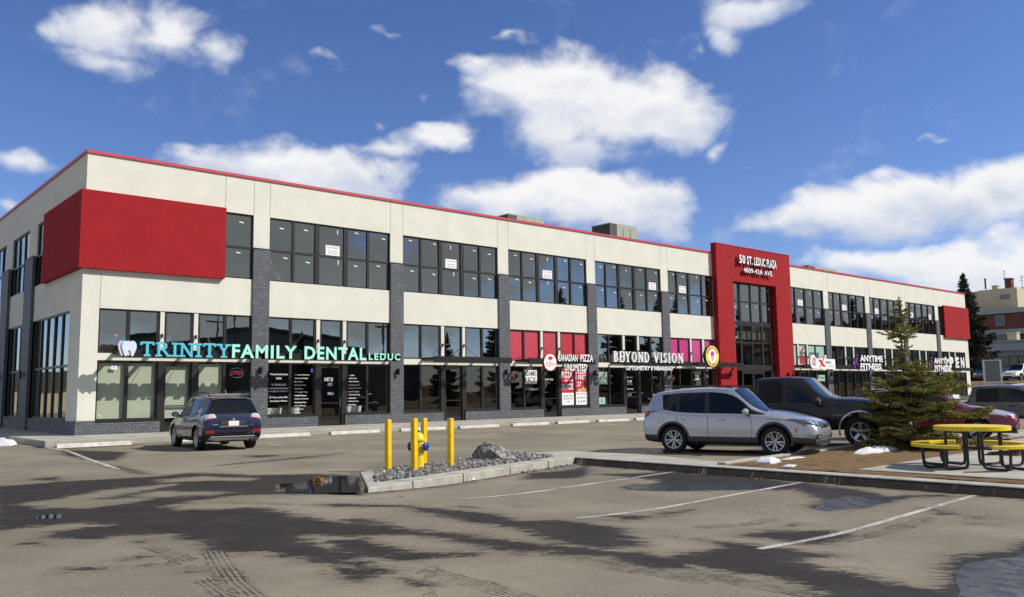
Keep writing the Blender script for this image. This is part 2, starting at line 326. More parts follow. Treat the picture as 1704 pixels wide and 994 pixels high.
wd = t.m('ADD', wd, t.m('ADD', t.m('MULTIPLY', t.m('SUBTRACT', grain, .5), .34), t.m('SUBTRACT', t.m('MULTIPLY', t.m('SUBTRACT', streak2, .5), 1.0), .05)))
wmask = t.ramp(wd, -.05, .04)
stripes = t.m('SINE', t.m('MULTIPLY', lat, 2 * PI / .052))
tm = t.m('MULTIPLY', t.ramp(t.m('ADD', t.m('ADD', stripes, t.m('MULTIPLY', t.m('SUBTRACT', fine, .5), 8.)), .1), -.5, .8), t.ramp(t.m('ADD', trk, t.m('MULTIPLY', t.m('SUBTRACT', fine, .5), .9)), .35, .6))
wmask = t.m('MAXIMUM', wmask, t.m('MULTIPLY', tm, t.ramp(blot2, .35, .62, .25, .85)))
dryc = t.mix(t.ramp(blot, .35, .68), (.166, .145, .106), (.252, .221, .160))
dryc = t.mix(t.ramp(blot2, .45, .8, 0, .35), dryc, (.142, .124, .094))
dryc = t.mix(t.ramp(grain, .5, .68, 0., .55), dryc, (.40, .365, .285)); dryc = t.mix(t.ramp(grain, .5, .34, 0., .55), dryc, (.10, .086, .072))
dryc = t.mix(t.ramp(speck.outputs['Distance'], .0, .35, .55, 0.), dryc, (.115, .10, .083))
wetc = t.mix(t.ramp(grain, .5, .72, 0., .6), (.022, .018, .0145), (.085, .070, .056))
wetc = t.mix(t.ramp(blot2, .4, .7, 0., .5), wetc, (.050, .042, .034))
mid = t.noise(pos, 16., 7, .8); dryc = t.mix(t.ramp(mid, .54, .70, 0., .34), dryc, (.40, .36, .28)); dryc = t.mix(t.ramp(mid, .46, .30, 0., .42), dryc, (.085, .073, .057))
dryc = t.mix(t.ramp(t.noise(pos, 3.2, 9, .75), .56, .70, 0., .4), dryc, (.11, .095, .074))
# cracks
cr = t.new('ShaderNodeTexVoronoi', feature='DISTANCE_TO_EDGE'); t.put(cr.inputs['Vector'], t.v('ADD', pos, t.v('SCALE', t.comb(fine, blot2, 0.), .9))); t.put(cr.inputs['Scale'], .16)
crm = t.m('MULTIPLY', t.ramp(cr.outputs['Distance'], .0, .005, 1., 0.), t.ramp(blot, .5, .58))
damp = t.m('MULTIPLY', t.ramp(wd, -.34, .0), .42)
c = t.mix(wmask, t.mix(damp, dryc, (.105, .086, .067)), wetc); c = t.mix(t.m('MULTIPLY', crm, .7), c, (.03, .028, .026))
t.put(b.inputs['Base Color'], c)
t.put(b.inputs['Roughness'], t.m('ADD', t.m('MULTIPLY', wmask, -.20), t.m('ADD', .9, t.m('MULTIPLY', grain, .05))))
bn = t.new('ShaderNodeBump'); bn.inputs['Strength'].default_value = .55; bn.inputs['Distance'].default_value = .006
t.put(bn.inputs['Height'], t.m('ADD', grain, t.m('MULTIPLY', speck.outputs['Distance'], .6))); t.l.new(bn.outputs[0], b.inputs['Normal'])
t.put(b.inputs['Specular IOR Level'], .25)

m, t, b = mat('puddle_water', (.014, .014, .015), .03, spec=.9)
pos = t.new('ShaderNodeNewGeometry').outputs['Position']
bn = t.new('ShaderNodeBump'); bn.inputs['Strength'].default_value = .04; bn.inputs['Distance'].default_value = .01
t.put(bn.inputs['Height'], t.noise(pos, 6., 2)); t.l.new(bn.outputs[0], b.inputs['Normal'])
t.put(b.inputs['Base Color'], t.mix(t.ramp(t.noise(pos, 6., 6), .4, .7), (.018, .017, .016), (.032, .030, .027)))

m, t, b = mat('wet_film', (.014, .0145, .016), .16, spec=.3)
pos = t.new('ShaderNodeNewGeometry').outputs['Position']
bn = t.new('ShaderNodeBump'); bn.inputs['Strength'].default_value = .12; bn.inputs['Distance'].default_value = .006
t.put(bn.inputs['Height'], t.noise(pos, 60., 4)); t.l.new(bn.outputs[0], b.inputs['Normal'])
t.put(b.inputs['Roughness'], t.ramp(t.noise(pos, 5., 4), .35, .7, .16, .38))

m, t, b = mat('line_paint', (.6, .6, .57), .8)
pos = t.new('ShaderNodeNewGeometry').outputs['Position']
f = t.ramp(t.m('ADD', t.noise(pos, 28., 8, .7), t.m('MULTIPLY', t.m('SUBTRACT', t.noise(pos, 1.2, 4), .5), .5)), .42, .6)
t.put(b.inputs['Base Color'], t.mix(f, (.20, .185, .165), (.56, .545, .49)))

m, t, b = mat('dead_grass', (.2, .12, .05), .95)
pos = t.new('ShaderNodeNewGeometry').outputs['Position']
f = t.noise(pos, 2.3, 8, .7); g = t.noise(pos, 40., 4, .7)
c = t.mix(t.ramp(f, .35, .65), (.125, .062, .026), (.20, .118, .048)); c = t.mix(t.ramp(g, .35, .75), c, (.27, .175, .075)); c = t.mix(t.ramp(t.noise(pos, 1.1, 4), .55, .68, 0, .7), c, (.065, .045, .028))
t.put(b.inputs['Base Color'], c)
bn = t.new('ShaderNodeBump'); bn.inputs['Strength'].default_value = 1.; bn.inputs['Distance'].default_value = .03; t.put(bn.inputs['Height'], g); t.l.new(bn.outputs[0], b.inputs['Normal'])

m, t, b = mat('gravel_rock', (.2, .2, .2), .85)
rp = t.new('ShaderNodeNewGeometry').outputs['Random Per Island']; tc = t.new('ShaderNodeNewGeometry').outputs['Position']
cr_ = t.new('ShaderNodeValToRGB'); t.put(cr_.inputs[0], rp); e = cr_.color_ramp.elements
e[0].color = (.10, .105, .115, 1); e[1].color = (.34, .33, .31, 1)
for p_, c_ in ((.35, (.16, .165, .175, 1)), (.6, (.22, .215, .21, 1)), (.85, (.27, .20, .13, 1)), (.93, (.45, .44, .42, 1))):
    q = e.new(p_); q.color = c_
t.put(b.inputs['Base Color'], t.mix(t.ramp(t.noise(tc, 30., 4), .35, .7, 0, .4), cr_.outputs[0], (.08, .08, .085)))

m, t, b = mat('boulder_stone', (.2, .2, .2), .85)
tc = t.new('ShaderNodeNewGeometry').outputs['Position']
n1 = t.noise(tc, 4.5, 8, .7, .6); n2 = t.noise(tc, 22., 7, .7)
c = t.mix(t.ramp(n1, .38, .60), (.075, .07, .066), (.27, .26, .25)); c = t.mix(t.m('MULTIPLY', t.ramp(n2, .5, .62), t.ramp(n1, .45, .55)), c, (.55, .54, .53))
t.put(b.inputs['Base Color'], c)
bn = t.new('ShaderNodeBump'); bn.inputs['Strength'].default_value = 1.; bn.inputs['Distance'].default_value = .04; t.put(bn.inputs['Height'], t.m('ADD', n2, n1)); t.l.new(bn.outputs[0], b.inputs['Normal'])

# perforated coated steel for the picnic table
m, t, b = mat('perforated_yellow', (.80, .56, .01), .35)
tc = t.new('ShaderNodeTexCoord').outputs['Object']; X, Y, Z = t.sep(tc)
q = t.m('MULTIPLY', t.m('SINE', t.m('MULTIPLY', X, 2 * PI / .03)), t.m('SINE', t.m('MULTIPLY', Y, 2 * PI / .03)))
t.put(b.inputs['Base Color'], t.mix(t.ramp(q, .2, .9), (.80, .60, .015), (.42, .31, .012)))

# ------------------------------------------------------------------ mesh helpers
class MB:
    """collects shapes in one bmesh, built as ONE mesh object"""
    def __init__(s): s.b = bmesh.new(); s.mats = []; s.mi = 0
    def use(s, m):
        if m not in s.mats: s.mats.append(m)
        s.mi = s.mats.index(m); return s
    def _f(s, vs):
        try: f = s.b.faces.new(vs); f.material_index = s.mi; return f
        except ValueError: return None
    def box(s, x0, x1, y0, y1, z0, z1, M4=None):
        P = [(x, y, z) for z in (z0, z1) for y in (y0, y1) for x in (x0, x1)]
        v = [s.b.verts.new(M4 @ Vector(p) if M4 else p) for p in P]
        for a in ((0, 2, 3, 1), (4, 5, 7, 6), (0, 1, 5, 4), (2, 6, 7, 3), (0, 4, 6, 2), (1, 3, 7, 5)): s._f([v[i] for i in a])
        return s
    def prism(s, pts, d0, d1, fn=None):
        """2D outline extruded between two depths; fn(u,v,d)->xyz"""
        fn = fn or (lambda u, v, d: (u, v, d))
        A = [s.b.verts.new(fn(u, v, d0)) for u, v in pts]; B = [s.b.verts.new(fn(u, v, d1)) for u, v in pts]
        s._f(A[::-1]); s._f(B); n = len(pts)
        for i in range(n): s._f([A[i], A[(i + 1) % n], B[(i + 1) % n], B[i]])
        return s
    def tube(s, P, r, n=8, caps=True, closed=False):
        P = [Vector(p) for p in P]; rr = r if isinstance(r, (list, tuple)) else [r] * len(P); rings = []
        up = None
        for i, p in enumerate(P):
            a = P[i - 1] if (i > 0 or closed) else p; c = P[(i + 1) % len(P)] if (i < len(P) - 1 or closed) else p
            d = (c - a).normalized()
            if up is None or abs(up.dot(d)) > .99:
                up = Vector((0, 0, 1)) if abs(d.z) < .9 else Vector((1, 0, 0))
            e1 = (up - d * up.dot(d)).normalized(); e2 = d.cross(e1); up = e1
            rings.append([s.b.verts.new(p + (e1 * math.cos(2 * PI * k / n) + e2 * math.sin(2 * PI * k / n)) * rr[i]) for k in range(n)])
        L = len(rings)
        for i in range(L if closed else L - 1):
            for k in range(n): s._f([rings[i][k], rings[i][(k + 1) % n], rings[(i + 1) % L][(k + 1) % n], rings[(i + 1) % L][k]])
        if caps and not closed: s._f(rings[0][::-1]); s._f(rings[-1])
        return s
    def lathe(s, prof, n=24, M4=None, a0=0., a1=2 * PI):
        """profile of (radius, height) about z"""
        rings = []
        full = abs(a1 - a0 - 2 * PI) < 1e-6; cnt = n if full else n + 1
        for r_, z in prof:
            ring = []
            for k in range(cnt):
                a = a0 + (a1 - a0) * k / n; p = Vector((r_ * math.cos(a), r_ * math.sin(a), z)); ring.append(s.b.verts.new(M4 @ p if M4 else p))
            rings.append(ring)
        for i in range(len(rings) - 1):
            for k in range(n):
                s._f([rings[i][k], rings[i][(k + 1) % cnt], rings[i + 1][(k + 1) % cnt], rings[i + 1][k]])
        return s
    def add(s, me, M4=None):
        vs = [s.b.verts.new(M4 @ v.co if M4 else v.co) for v in me.vertices]
        for p in me.polygons: s._f([vs[i] for i in p.vertices])
        return s
    def build(s, name, m=None, parent=None, smooth=False, bevel=0., loc=None, merge=False, recalc=True):
        if merge: bmesh.ops.remove_doubles(s.b, verts=s.b.verts, dist=1e-5)
        if recalc: bmesh.ops.recalc_face_normals(s.b, faces=s.b.faces)
        if bevel: bmesh.ops.bevel(s.b, geom=[e for e in s.b.edges if e.calc_face_angle(0) > .6], offset=bevel, segments=2, affect='EDGES', profile=.5)
        me = bpy.data.meshes.new(name); s.b.to_mesh(me); s.b.free()
        for k in (s.mats or [m]): me.materials.append(M[k] if isinstance(k, str) else k)
        if smooth:
            for p in me.polygons: p.use_smooth = True
            try: me.set_sharp_from_angle(angle=R(38))
            except Exception: pass
        o = bpy.data.objects.new(name, me); COL.objects.link(o)
        if parent: o.parent = parent
        if loc: o.location = loc
        return o
def empty(name, loc=(0, 0, 0), rz=0., parent=None):
    o = bpy.data.objects.new(name, None); COL.objects.link(o); o.location = loc; o.rotation_euler = (0, 0, rz); o.empty_display_size = .3
    if parent: o.parent = parent
    return o
def tag(o, label, cat, group=None):
    o['label'] = label; o['category'] = cat
    if group: o['group'] = group
    return o
def struct(o): o['kind'] = 'structure'; return o
def copy_tree(o, parent=None):
    c = o.copy(); COL.objects.link(c)
    if parent: c.parent = parent
    for ch in [x for x in bpy.data.objects if x.parent == o]: copy_tree(ch, c)
    return c

# lettering --------------------------------------------------------
def text_me(s, bold=0., depth=0., sp=1.0, shear=0., align='LEFT'):
    c = bpy.data.curves.new('lettering', 'FONT'); c.body = s; c.size = 1; c.offset = bold; c.extrude = depth / 2; c.space_character = sp; c.shear = shear; c.resolution_u = 3; c.align_x = align
    o = bpy.data.objects.new('lettering', c); COL.objects.link(o)
    dg = bpy.context.evaluated_depsgraph_get(); me = bpy.data.meshes.new_from_object(o.evaluated_get(dg))
    bpy.data.objects.remove(o); bpy.data.curves.remove(c); return me
def fit_text(mb, s, x0, x1, z0, z1, y, depth, bold=0., sp=1.0, shear=0., fn=None, rot=None, arc=None):
    """letters filling the box x0..x1, z0..z1; front at y-depth (faces -Y); fn maps (x,y,z)"""
    me = text_me(s, bold, 1., sp, shear)
    X = [v.co.x for v in me.vertices]; Y = [v.co.y for v in me.vertices]
    if not X: return
    a, b_, c, d = min(X), max(X), min(Y), max(Y)
    if '\n' not in s and not any(ch in s for ch in 'gjpqy,;'): c, d = min(Y), max(Y)
    vs = []
    for v in me.vertices:
        p = (x0 + (v.co.x - a) / max(b_ - a, 1e-6) * (x1 - x0), y - (v.co.z + .5) * depth, z0 + (v.co.y - c) / max(d - c, 1e-6) * (z1 - z0))
        vs.append(mb.b.verts.new(fn(*p) if fn else p))
    front = mb.mi
    for pl in me.polygons:
        nz = abs(pl.normal.z)
        f = mb._f([vs[i] for i in pl.vertices])
        if f and nz < .5 and getattr(mb, 'side', None) is not None: f.material_index = mb.side
    bpy.data.meshes.remove(me)

# drawn serif letters: strokes in a unit box, kind t(hin)/T(hick); arcs as ellipse quarters
def serif_word(mb, s, x0, x1, z0, z1, y, depth, thick, thin, ser, serh, gap=.16):
    G = {'T': (.85, [('T', .425, 0, .425, 1), ('h', 0, .96, .85, .96), ('s', .425, 0), ('d', .03, .96), ('d', .82, .96)]),
         'R': (.9, [('T', .16, 0, .16, 1), ('h', .16, .97, .45, .97), ('h', .16, .5, .45, .5), ('a', .45, .735, .28, .25, -90, 90), ('l', .45, .5, .82, .03), ('s', .16, 0), ('s', .12, 1, .6), ('s', .84, 0, .7)]),
         'I': (.36, [('T', .18, 0, .18, 1), ('s', .18, 0), ('s', .18, 1)]),
         'N': (.95, [('t', .14, 0, .14, 1), ('t', .81, 0, .81, 1), ('l', .13, 1, .82, 0), ('s', .14, 0), ('s', .08, 1, .7), ('s', .81, 1)]),
         'Y': (.9, [('l', .12, 1, .45, .48), ('lt', .78, 1, .45, .48), ('T', .45, 0, .45, .5), ('s', .45, 0), ('s', .12, 1), ('s', .78, 1)]),
         'B': (.82, [('T', .16, 0, .16, 1), ('h', .1, .97, .42, .97), ('h', .1, .52, .42, .52), ('h', .1, .03, .42, .03), ('a', .40, .745, .26, .235, -90, 90), ('a', .42, .275, .32, .255, -90, 90), ('s', .12, 0, .6), ('s', .12, 1, .6)]),
         'E': (.8, [('T', .16, 0, .16, 1), ('h', .1, .97, .7, .97), ('h', .1, .52, .55, .52), ('h', .1, .03, .72, .03), ('d', .69, .93), ('u', .71, .07), ('s', .12, 0, .6), ('s', .12, 1, .6)]),
         'O': (.98, [('a', .49, .5, .43, .5, 0, 360)]),
         'D': (.95, [('T', .16, 0, .16, 1), ('h', .1, .97, .4, .97), ('h', .1, .03, .4, .03), ('a', .36, .5, .5, .485, -90, 90), ('s', .12, 0, .6), ('s', .12, 1, .6)]),
         'V': (.9, [('l', .1, 1, .45, 0), ('lt', .8, 1, .45, 0), ('s', .1, 1), ('s', .8, 1)]),
         'S': (.68, [('a', .34, .745, .24, .245, 20, 270), ('a', .34, .26, .27, .25, -160, 90), ('d', .57, .93), ('u', .07, .07)]),
         ' ': (.35, [])}
    tot = sum(G[c][0] for c in s) + gap * (len(s) - 1); sc = (x1 - x0) / tot; H = z1 - z0; cx = x0; kk = [0]
    TH, th = thick / sc, thin / sc; asp = sc / H
    def quad(pts):
        kk[0] += 1; e = (kk[0] % 7) * .0012
        q = [(cx_ + u * sc, z0 + v * H) for u, v in pts]
        mb.prism(q, -y, -y - depth - e, lambda u, v, d: (u, d, v))
    for ch in s:
        cx_ = cx
        for st in G[ch][1]:
            k = st[0]
            if k in 'Tt' and len(st) == 5:
                wd = (TH if k == 'T' else th); quad([(st[1] - wd / 2, st[2]), (st[1] + wd / 2, st[2]), (st[3] + wd / 2, st[4]), (st[3] - wd / 2, st[4])])
            elif k == 'h':
                hh_ = (thin / H) / 2; quad([(st[1], st[2] - hh_), (st[3], st[2] - hh_), (st[3], st[4] + hh_), (st[1], st[4] + hh_)])
            elif k in ('l', 'lt'):
                wd = (TH if k == 'l' else th) * 1.12; quad([(st[1] - wd / 2, st[2]), (st[1] + wd / 2, st[2]), (st[3] + wd / 2, st[4]), (st[3] - wd / 2, st[4])])
            elif k == 's':
                sw = ser * (st[3] if len(st) > 3 else 1.) / sc; hh_ = serh / H; z_0 = 0 if st[2] == 0 else 1 - hh_; quad([(st[1] - sw, z_0), (st[1] + sw, z_0), (st[1] + sw, z_0 + hh_), (st[1] - sw, z_0 + hh_)])
            elif k == 'd': quad([(st[1] - th * .6, st[2] - .17), (st[1] + th * .6, st[2] - .17), (st[1] + th * .6, st[2]), (st[1] - th * .6, st[2])])
            elif k == 'u': quad([(st[1] - th * .6, st[2]), (st[1] + th * .6, st[2]), (st[1] + th * .6, st[2] + .17), (st[1] - th * .6, st[2] + .17)])
            elif k == 'a':
                _, ax, az_, rx, rz, A0, A1 = st; n = 14 if A1 - A0 < 300 else 26
                for i in range(n):
                    t0, t1 = R(A0 + (A1 - A0) * i / n), R(A0 + (A1 - A0) * (i + 1) / n); q = []
                    for tt, inn in ((t0, 0), (t1, 0), (t1, 1), (t0, 1)):
                        wx, wz = (TH if inn else 0), (th * asp if inn else 0)
                        q.append((ax + (rx - wx) * math.cos(tt), az_ + (rz - wz) * math.sin(tt)))
                    quad(q)
        cx += (G[ch][0] + gap) * sc

def sst(t): t = np.clip(t, 0, 1); return t * t * (3 - 2 * t)
def lot_z(x, y):
    """the lot drops 14 cm below the kerbs in the foreground"""
    sx_ = sst((x + 3.0) / 4.5); d = (x + 1.15) * .2904 + (y + 22.9) * -.9569
    return -.14 * sx_ * sst((d + .55) / .5) * (x < 6.0)

# ================================================================== GROUND
def seg_dist(px, py, a, b_):
    ax, ay = a; bx, by = b_; dx, dy = bx - ax, by - ay; L2 = dx * dx + dy * dy + 1e-12
    tt = np.clip(((px - ax) * dx + (py - ay) * dy) / L2, 0, 1); qx, qy = ax + tt * dx, ay + tt * dy
    return np.hypot(px - qx, py - qy), tt, ((px - ax) * dy - (py - ay) * dx) / math.sqrt(L2)
def sdf(px, py, poly):
    d = np.full(px.shape, 9.); ins = np.zeros(px.shape, bool); n = len(poly)
    for i in range(n):
        a, b_ = poly[i], poly[(i + 1) % n]; d = np.minimum(d, seg_dist(px, py, a, b_)[0])
        c = ((a[1] > py) != (b_[1] > py)); xx = (b_[0] - a[0]) * (py - a[1]) / ((b_[1] - a[1]) if abs(b_[1] - a[1]) > 1e-9 else 1e-9) + a[0]; ins ^= c & (px < xx)
    return np.where(ins, d, -d)
def axis(parts):
    out = []
    for a, b_, s in parts: out += list(np.arange(a, b_ - 1e-6, s))
    out.append(parts[-1][1]); return np.array(out)
gx = axis([(-700, -100, 60), (-100, -30, 10), (-30, -14, 1), (-14, -9, .25), (-9, 5.95, .075), (5.95, 6.05, .05), (6.05, 12, .15), (12, 40, 1), (40, 100, 5), (100, 900, 80)])
gy = axis([(-500, -100, 50), (-100, -40, 6), (-40, -35, .5), (-35, -15, .075), (-15, -3, .12), (-3, 20, 1), (20, 100, 8), (100, 700, 60)])
GX, GY = np.meshgrid(gx, gy)
GZ = lot_z(GX, GY)
nx_, ny_ = len(gx), len(gy)
wv_ = np.full(GX.shape, -.6)
near = (GX > -14) & (GX < 12) & (GY > -35.5) & (GY < -3)
fx, fy = GX[near], GY[near]; wn = np.full(fx.shape, -.6)
for P in WET: wn = np.maximum(wn, sdf(fx, fy, P))
for P in DRY: wn = np.minimum(wn, -sdf(fx, fy, P))
for P in PUDDLES: wn = np.maximum(wn, sdf(fx, fy, P) + .10)
# damp foot of the kerbs
for a, b_, wd_ in (((-1.15, -22.9), (6.05, -20.7), .16), ((5.98, -21.2), (5.95, -33), .22), ((-1.75, -5.3), (.6, -5.2), .2), ((-1.95, -4.2), (-.9, 8), .25)):
    wn = np.maximum(wn, wd_ - seg_dist(fx, fy, a, b_)[0])
wv_[near] = np.clip(wn, -.6, .6)
tr_ = np.zeros(GX.shape); la_ = np.zeros(GX.shape); tb = np.full(fx.shape, 0.); lb = np.zeros(fx.shape)
for P in TRACKS:
    for a, b_ in zip(P[:-1], P[1:]):
        d, tt, lt = seg_dist(fx, fy, a, b_); v = np.clip((.15 - d) / .04, 0, 1); k = v > tb; tb[k] = v[k]; lb[k] = lt[k]
tr_[near] = tb; la_[near] = lb
me = bpy.data.meshes.new('parking_lot')
idx = np.arange(nx_ * ny_).reshape(ny_, nx_)
quads = np.stack([idx[:-1, :-1], idx[:-1, 1:], idx[1:, 1:], idx[1:, :-1]], -1).reshape(-1, 4)
me.vertices.add(nx_ * ny_); me.vertices.foreach_set('co', np.stack([GX, GY, GZ], -1).reshape(-1))
me.loops.add(quads.size); me.loops.foreach_set('vertex_index', quads.reshape(-1).astype(np.int32))
me.polygons.add(len(quads)); me.polygons.foreach_set('loop_start', np.arange(0, quads.size, 4, dtype=np.int32)); me.polygons.foreach_set('loop_total', np.full(len(quads), 4, dtype=np.int32))
me.update(calc_edges=True)
for nm, ar in (('wet', wv_), ('track', tr_), ('lateral', la_)):
    at = me.attributes.new(nm, 'FLOAT', 'POINT'); at.data.foreach_set('value', ar.reshape(-1).astype(np.float32))
me.materials.append(M['asphalt']); lot = bpy.data.objects.new('parking_lot', me); COL.objects.link(lot); struct(lot)

# puddles: level sheets lying in the dips
def wob(P, amp=.05, step=.12, seed=0, sx_=1.):
    rng = random.Random(seed); out = []
    n = len(P)
    for i in range(n):
        a, b_ = Vector(P[i]), Vector(P[(i + 1) % n]); k = max(1, int((b_ - a).length / step))
        for j in range(k):
            p = a.lerp(b_, j / k); q = mnoise.noise_vector(Vector((p.x * 2.2, p.y * 2.2, seed))) * amp + mnoise.noise_vector(Vector((p.x * 9, p.y * 9, seed + 7.))) * amp * .4
            out.append((p.x + q.x, p.y + q.y))
    return out
def sheet(name, P, m, dz=.004, z=None, kind=True):
    mb = MB(); vs = [mb.b.verts.new((x, y, (float(lot_z(x, y)) if z is None else z) + dz)) for x, y in P]
    f = mb.b.faces.new(vs)
    bmesh.ops.triangulate(mb.b, faces=[f])
    for f in mb.b.faces:
        if f.normal.z < 0: f.normal_flip()
    o = mb.build(name, m, recalc=False); return struct(o) if kind else o
for i, P in enumerate(PUDDLES):
    m_ = 'puddle_water' if i in (0, 1) else 'wet_film'
    sheet('puddle', wob(P, .05, .10, i), m_, .003, .0 if i in (0, 5) else None)
# painted stall lines
def line(x0, y0, x1, y1, wd=.10, nm='parking_line'):
    mb = MB(); a = Vector((x0, y0)); b_ = Vector((x1, y1)); n = max(1, int((b_ - a).length / .4)); t_ = (b_ - a).normalized(); s_ = Vector((-t_.y, t_.x)) * wd / 2; pr = None
    for i in range(n + 1):
        p = a.lerp(b_, i / n); cur = [mb.b.verts.new((q.x, q.y, float(lot_z(q.x, q.y)) + .005)) for q in (p + s_, p - s_)]
        if pr: mb._f([pr[0], pr[1], cur[1], cur[0]])
        pr = cur
    for f in mb.b.faces:
        f.normal_update()
        if f.normal.z < 0: f.normal_flip()
    return struct(mb.build(nm, 'line_paint', recalc=False))
line(-1.03, -30.4, 5.8, -29.95); line(-.72, -27.44, 5.75, -26.93); line(-.62, -24.6, 5.85, -23.85)
line(-1.0, -33.4, 5.8, -33.0)
P = [(-1.86, -3.95), (-1.84, -6.3), (-2.1, -8.5), (-2.45, -11.2), (-2.85, -15.0)]
for a, b_ in zip(P[:-1], P[1:]): line(*a, *b_, .13)
for k in range(14):
    x = 1.15 + 3.0 * k; line(x, -4.75, x - .35, -9.6, .09)

# sidewalk along both fronts, with kerb face and joints
mb = MB(); mb.box(-1.85, 90, -3.62, -.0, -.3, .2); mb.box(-1.85, 0, 0, 60, -.3, .2)
sw = struct(mb.build('sidewalk', 'walk_concrete', bevel=.02))
mb = MB()
for k in range(60):
    x = -.4 + 1.5 * k; mb.box(x, x + .012, -3.60, -.08, .2, .2022)
for k in range(24): mb.box(-1.83, -.15, 1.5 + k * 2.2, 1.512 + k * 2.2, .2, .2022)
mb.box(-1.85, 90, -3.25, -3.238, .2, .2022)
struct(mb.build('sidewalk_joint', 'crack'))

# gravel island with concrete kerb
OUT = [(-1.15, -22.9), (2.5, -21.79), (6.08, -20.7), (6.3, -18.2), (2.65, -19.28), (.36, -20.12)]
INN = [(-.55, -22.17), (2.5, -21.25), (5.72, -20.27), (5.85, -18.72), (2.65, -19.6), (.62, -20.32)]
mb = MB()
n = len(OUT)
for i in range(n):
    a, b_, c, d = OUT[i], OUT[(i + 1) % n], INN[(i + 1) % n], INN[i]
    vt = [mb.b.verts.new((*q, z)) for z in (-.3, .025) for q in (a, b_, c, d)]
    for f in ((4, 5, 6, 7), (0, 1, 5, 4), (2, 3, 7, 6), (3, 2, 1, 0)): mb._f([vt[k] for k in f])
struct(mb.build('island_kerb', 'kerb_concrete', merge=True, bevel=.018))
mb = MB()
for f_ in (.16, .37, .60, .82):
    x = -1.15 + 7.2 * f_; y = -22.9 + 2.19 * f_; mb.box(-.006, .006, -.012, .45, -.2, .028, Matrix.Translation((x, y, 0)) @ Matrix.Rotation(R(16.4), 4, 'Z'))
struct(mb.build('kerb_joint', 'crack'))
sheet('gravel_bed', INN, 'soil', 0, .0)
rng = random.Random(4)
def in_poly(x, y, P):
    r = False; n = len(P)
    for i in range(n):
        a, b_ = P[i], P[(i + 1) % n]
        if (a[1] > y) != (b_[1] > y) and x < (b_[0] - a[0]) * (y - a[1]) / (b_[1] - a[1]) + a[0]: r = not r
    return r
def rock(mb, c, s, rng):
    t = (1 + 5 ** .5) / 2
    V = [(-1, t, 0), (1, t, 0), (-1, -t, 0), (1, -t, 0), (0, -1, t), (0, 1, t), (0, -1, -t), (0, 1, -t), (t, 0, -1), (t, 0, 1), (-t, 0, -1), (-t, 0, 1)]
    Fc = [(0, 11, 5), (0, 5, 1), (0, 1, 7), (0, 7, 10), (0, 10, 11), (1, 5, 9), (5, 11, 4), (11, 10, 2), (10, 7, 6), (7, 1, 8), (3, 9, 4), (3, 4, 2), (3, 2, 6), (3, 6, 8), (3, 8, 9), (4, 9, 5), (2, 4, 11), (6, 2, 10), (8, 6, 7), (9, 8, 1)]
    E_ = Euler((rng.random() * 6, rng.random() * 6, rng.random() * 6)).to_matrix(); sc = Vector((rng.uniform(.7, 1.3), rng.uniform(.6, 1.1), rng.uniform(.45, .9))) * s / 1.9
    vs = [mb.b.verts.new(Vector(c) + E_ @ Vector([v[i] * sc[i] * rng.uniform(.75, 1.15) for i in range(3)])) for v in V]
    for f in Fc: mb._f([vs[i] for i in f])
mb = MB(); k = 0
while k < 3600:
    x, y = rng.uniform(-.6, 5.9), rng.uniform(-22.2, -18.7)
    if in_poly(x, y, INN): rock(mb, (x, y, .005 + rng.uniform(0, .04)), rng.choice((.03, .035, .045, .055, .07)), rng); k += 1
for i in range(60):     # stones spilled at the foot of the kerb
    x = rng.uniform(3.6, 5.95); y = -22.9 + (x + 1.15) * .3035 - rng.uniform(.08, .4) * (x - 2.5) / 3.4; rock(mb, (x, y, float(lot_z(x, y)) + .012), rng.uniform(.02, .045), rng)
o = mb.build('gravel', 'gravel_rock'); o['kind'] = 'stuff'

# kerb and raised ground on the right
mb = MB(); mb.box(6.0, 6.42, -60, -18.0, -.3, .02)
struct(mb.build('kerb', 'kerb_concrete', bevel=.015))
mb = MB()
for k in range(14):
    y = -18.9 - 2.35 * k; mb.box(5.994, 6.44, y, y + .014, -.16, .0225)
struct(mb.build('kerb_joint', 'crack'))
sheet('concrete_apron', [(5.99, -18.73), (6.42, -18.5), (7.6, -18.9), (7.9, -21.2), (7.2, -24.3), (6.42, -24.7)], 'walk_concrete', .008, 0)
mb = MB(); mb.box(0, 7.5, -.1, .1, 0, .075, Matrix.Translation((6.42, -24.68, 0)) @ Matrix.Rotation(R(5.4), 4, 'Z'))
mb.box(0, 16, -.1, .1, 0, .075, Matrix.Translation((13.87, -23.97, 0)) @ Matrix.Rotation(R(-3), 4, 'Z'))
struct(mb.build('grass_kerb', 'kerb_concrete', bevel=.015))
# dead turf: finely subdivided uneven sheet
mb = MB(); xs = np.concatenate([np.arange(6.42, 16, .12), np.arange(16, 60, 2.)]); ys = np.concatenate([np.arange(-60, -34, 2.), np.arange(-34, -24, .12)])
vg = {}
for i, x in enumerate(xs):
    ymax = -24.68 + (x - 6.42) * .0945 if x < 13.87 else -23.97 - (x - 13.87) * .052
    for j, y in enumerate(ys):
        yy = min(y, ymax - .08) if j < len(ys) - 1 else ymax - .08
        vg[i, j] = mb.b.verts.new((x, yy, .028 + .022 * mnoise.noise(Vector((x * 3, yy * 3, 0))) + .012 * mnoise.noise(Vector((x * 11, yy * 11, 3)))))
for i in range(len(xs) - 1):
    for j in range(len(ys) - 1): mb._f([vg[i, j], vg[i + 1, j], vg[i + 1, j + 1], vg[i, j + 1]])
struct(mb.build('lawn_ground', 'dead_grass', smooth=True, recalc=False))
rng = random.Random(9); mb = MB()
k = 0
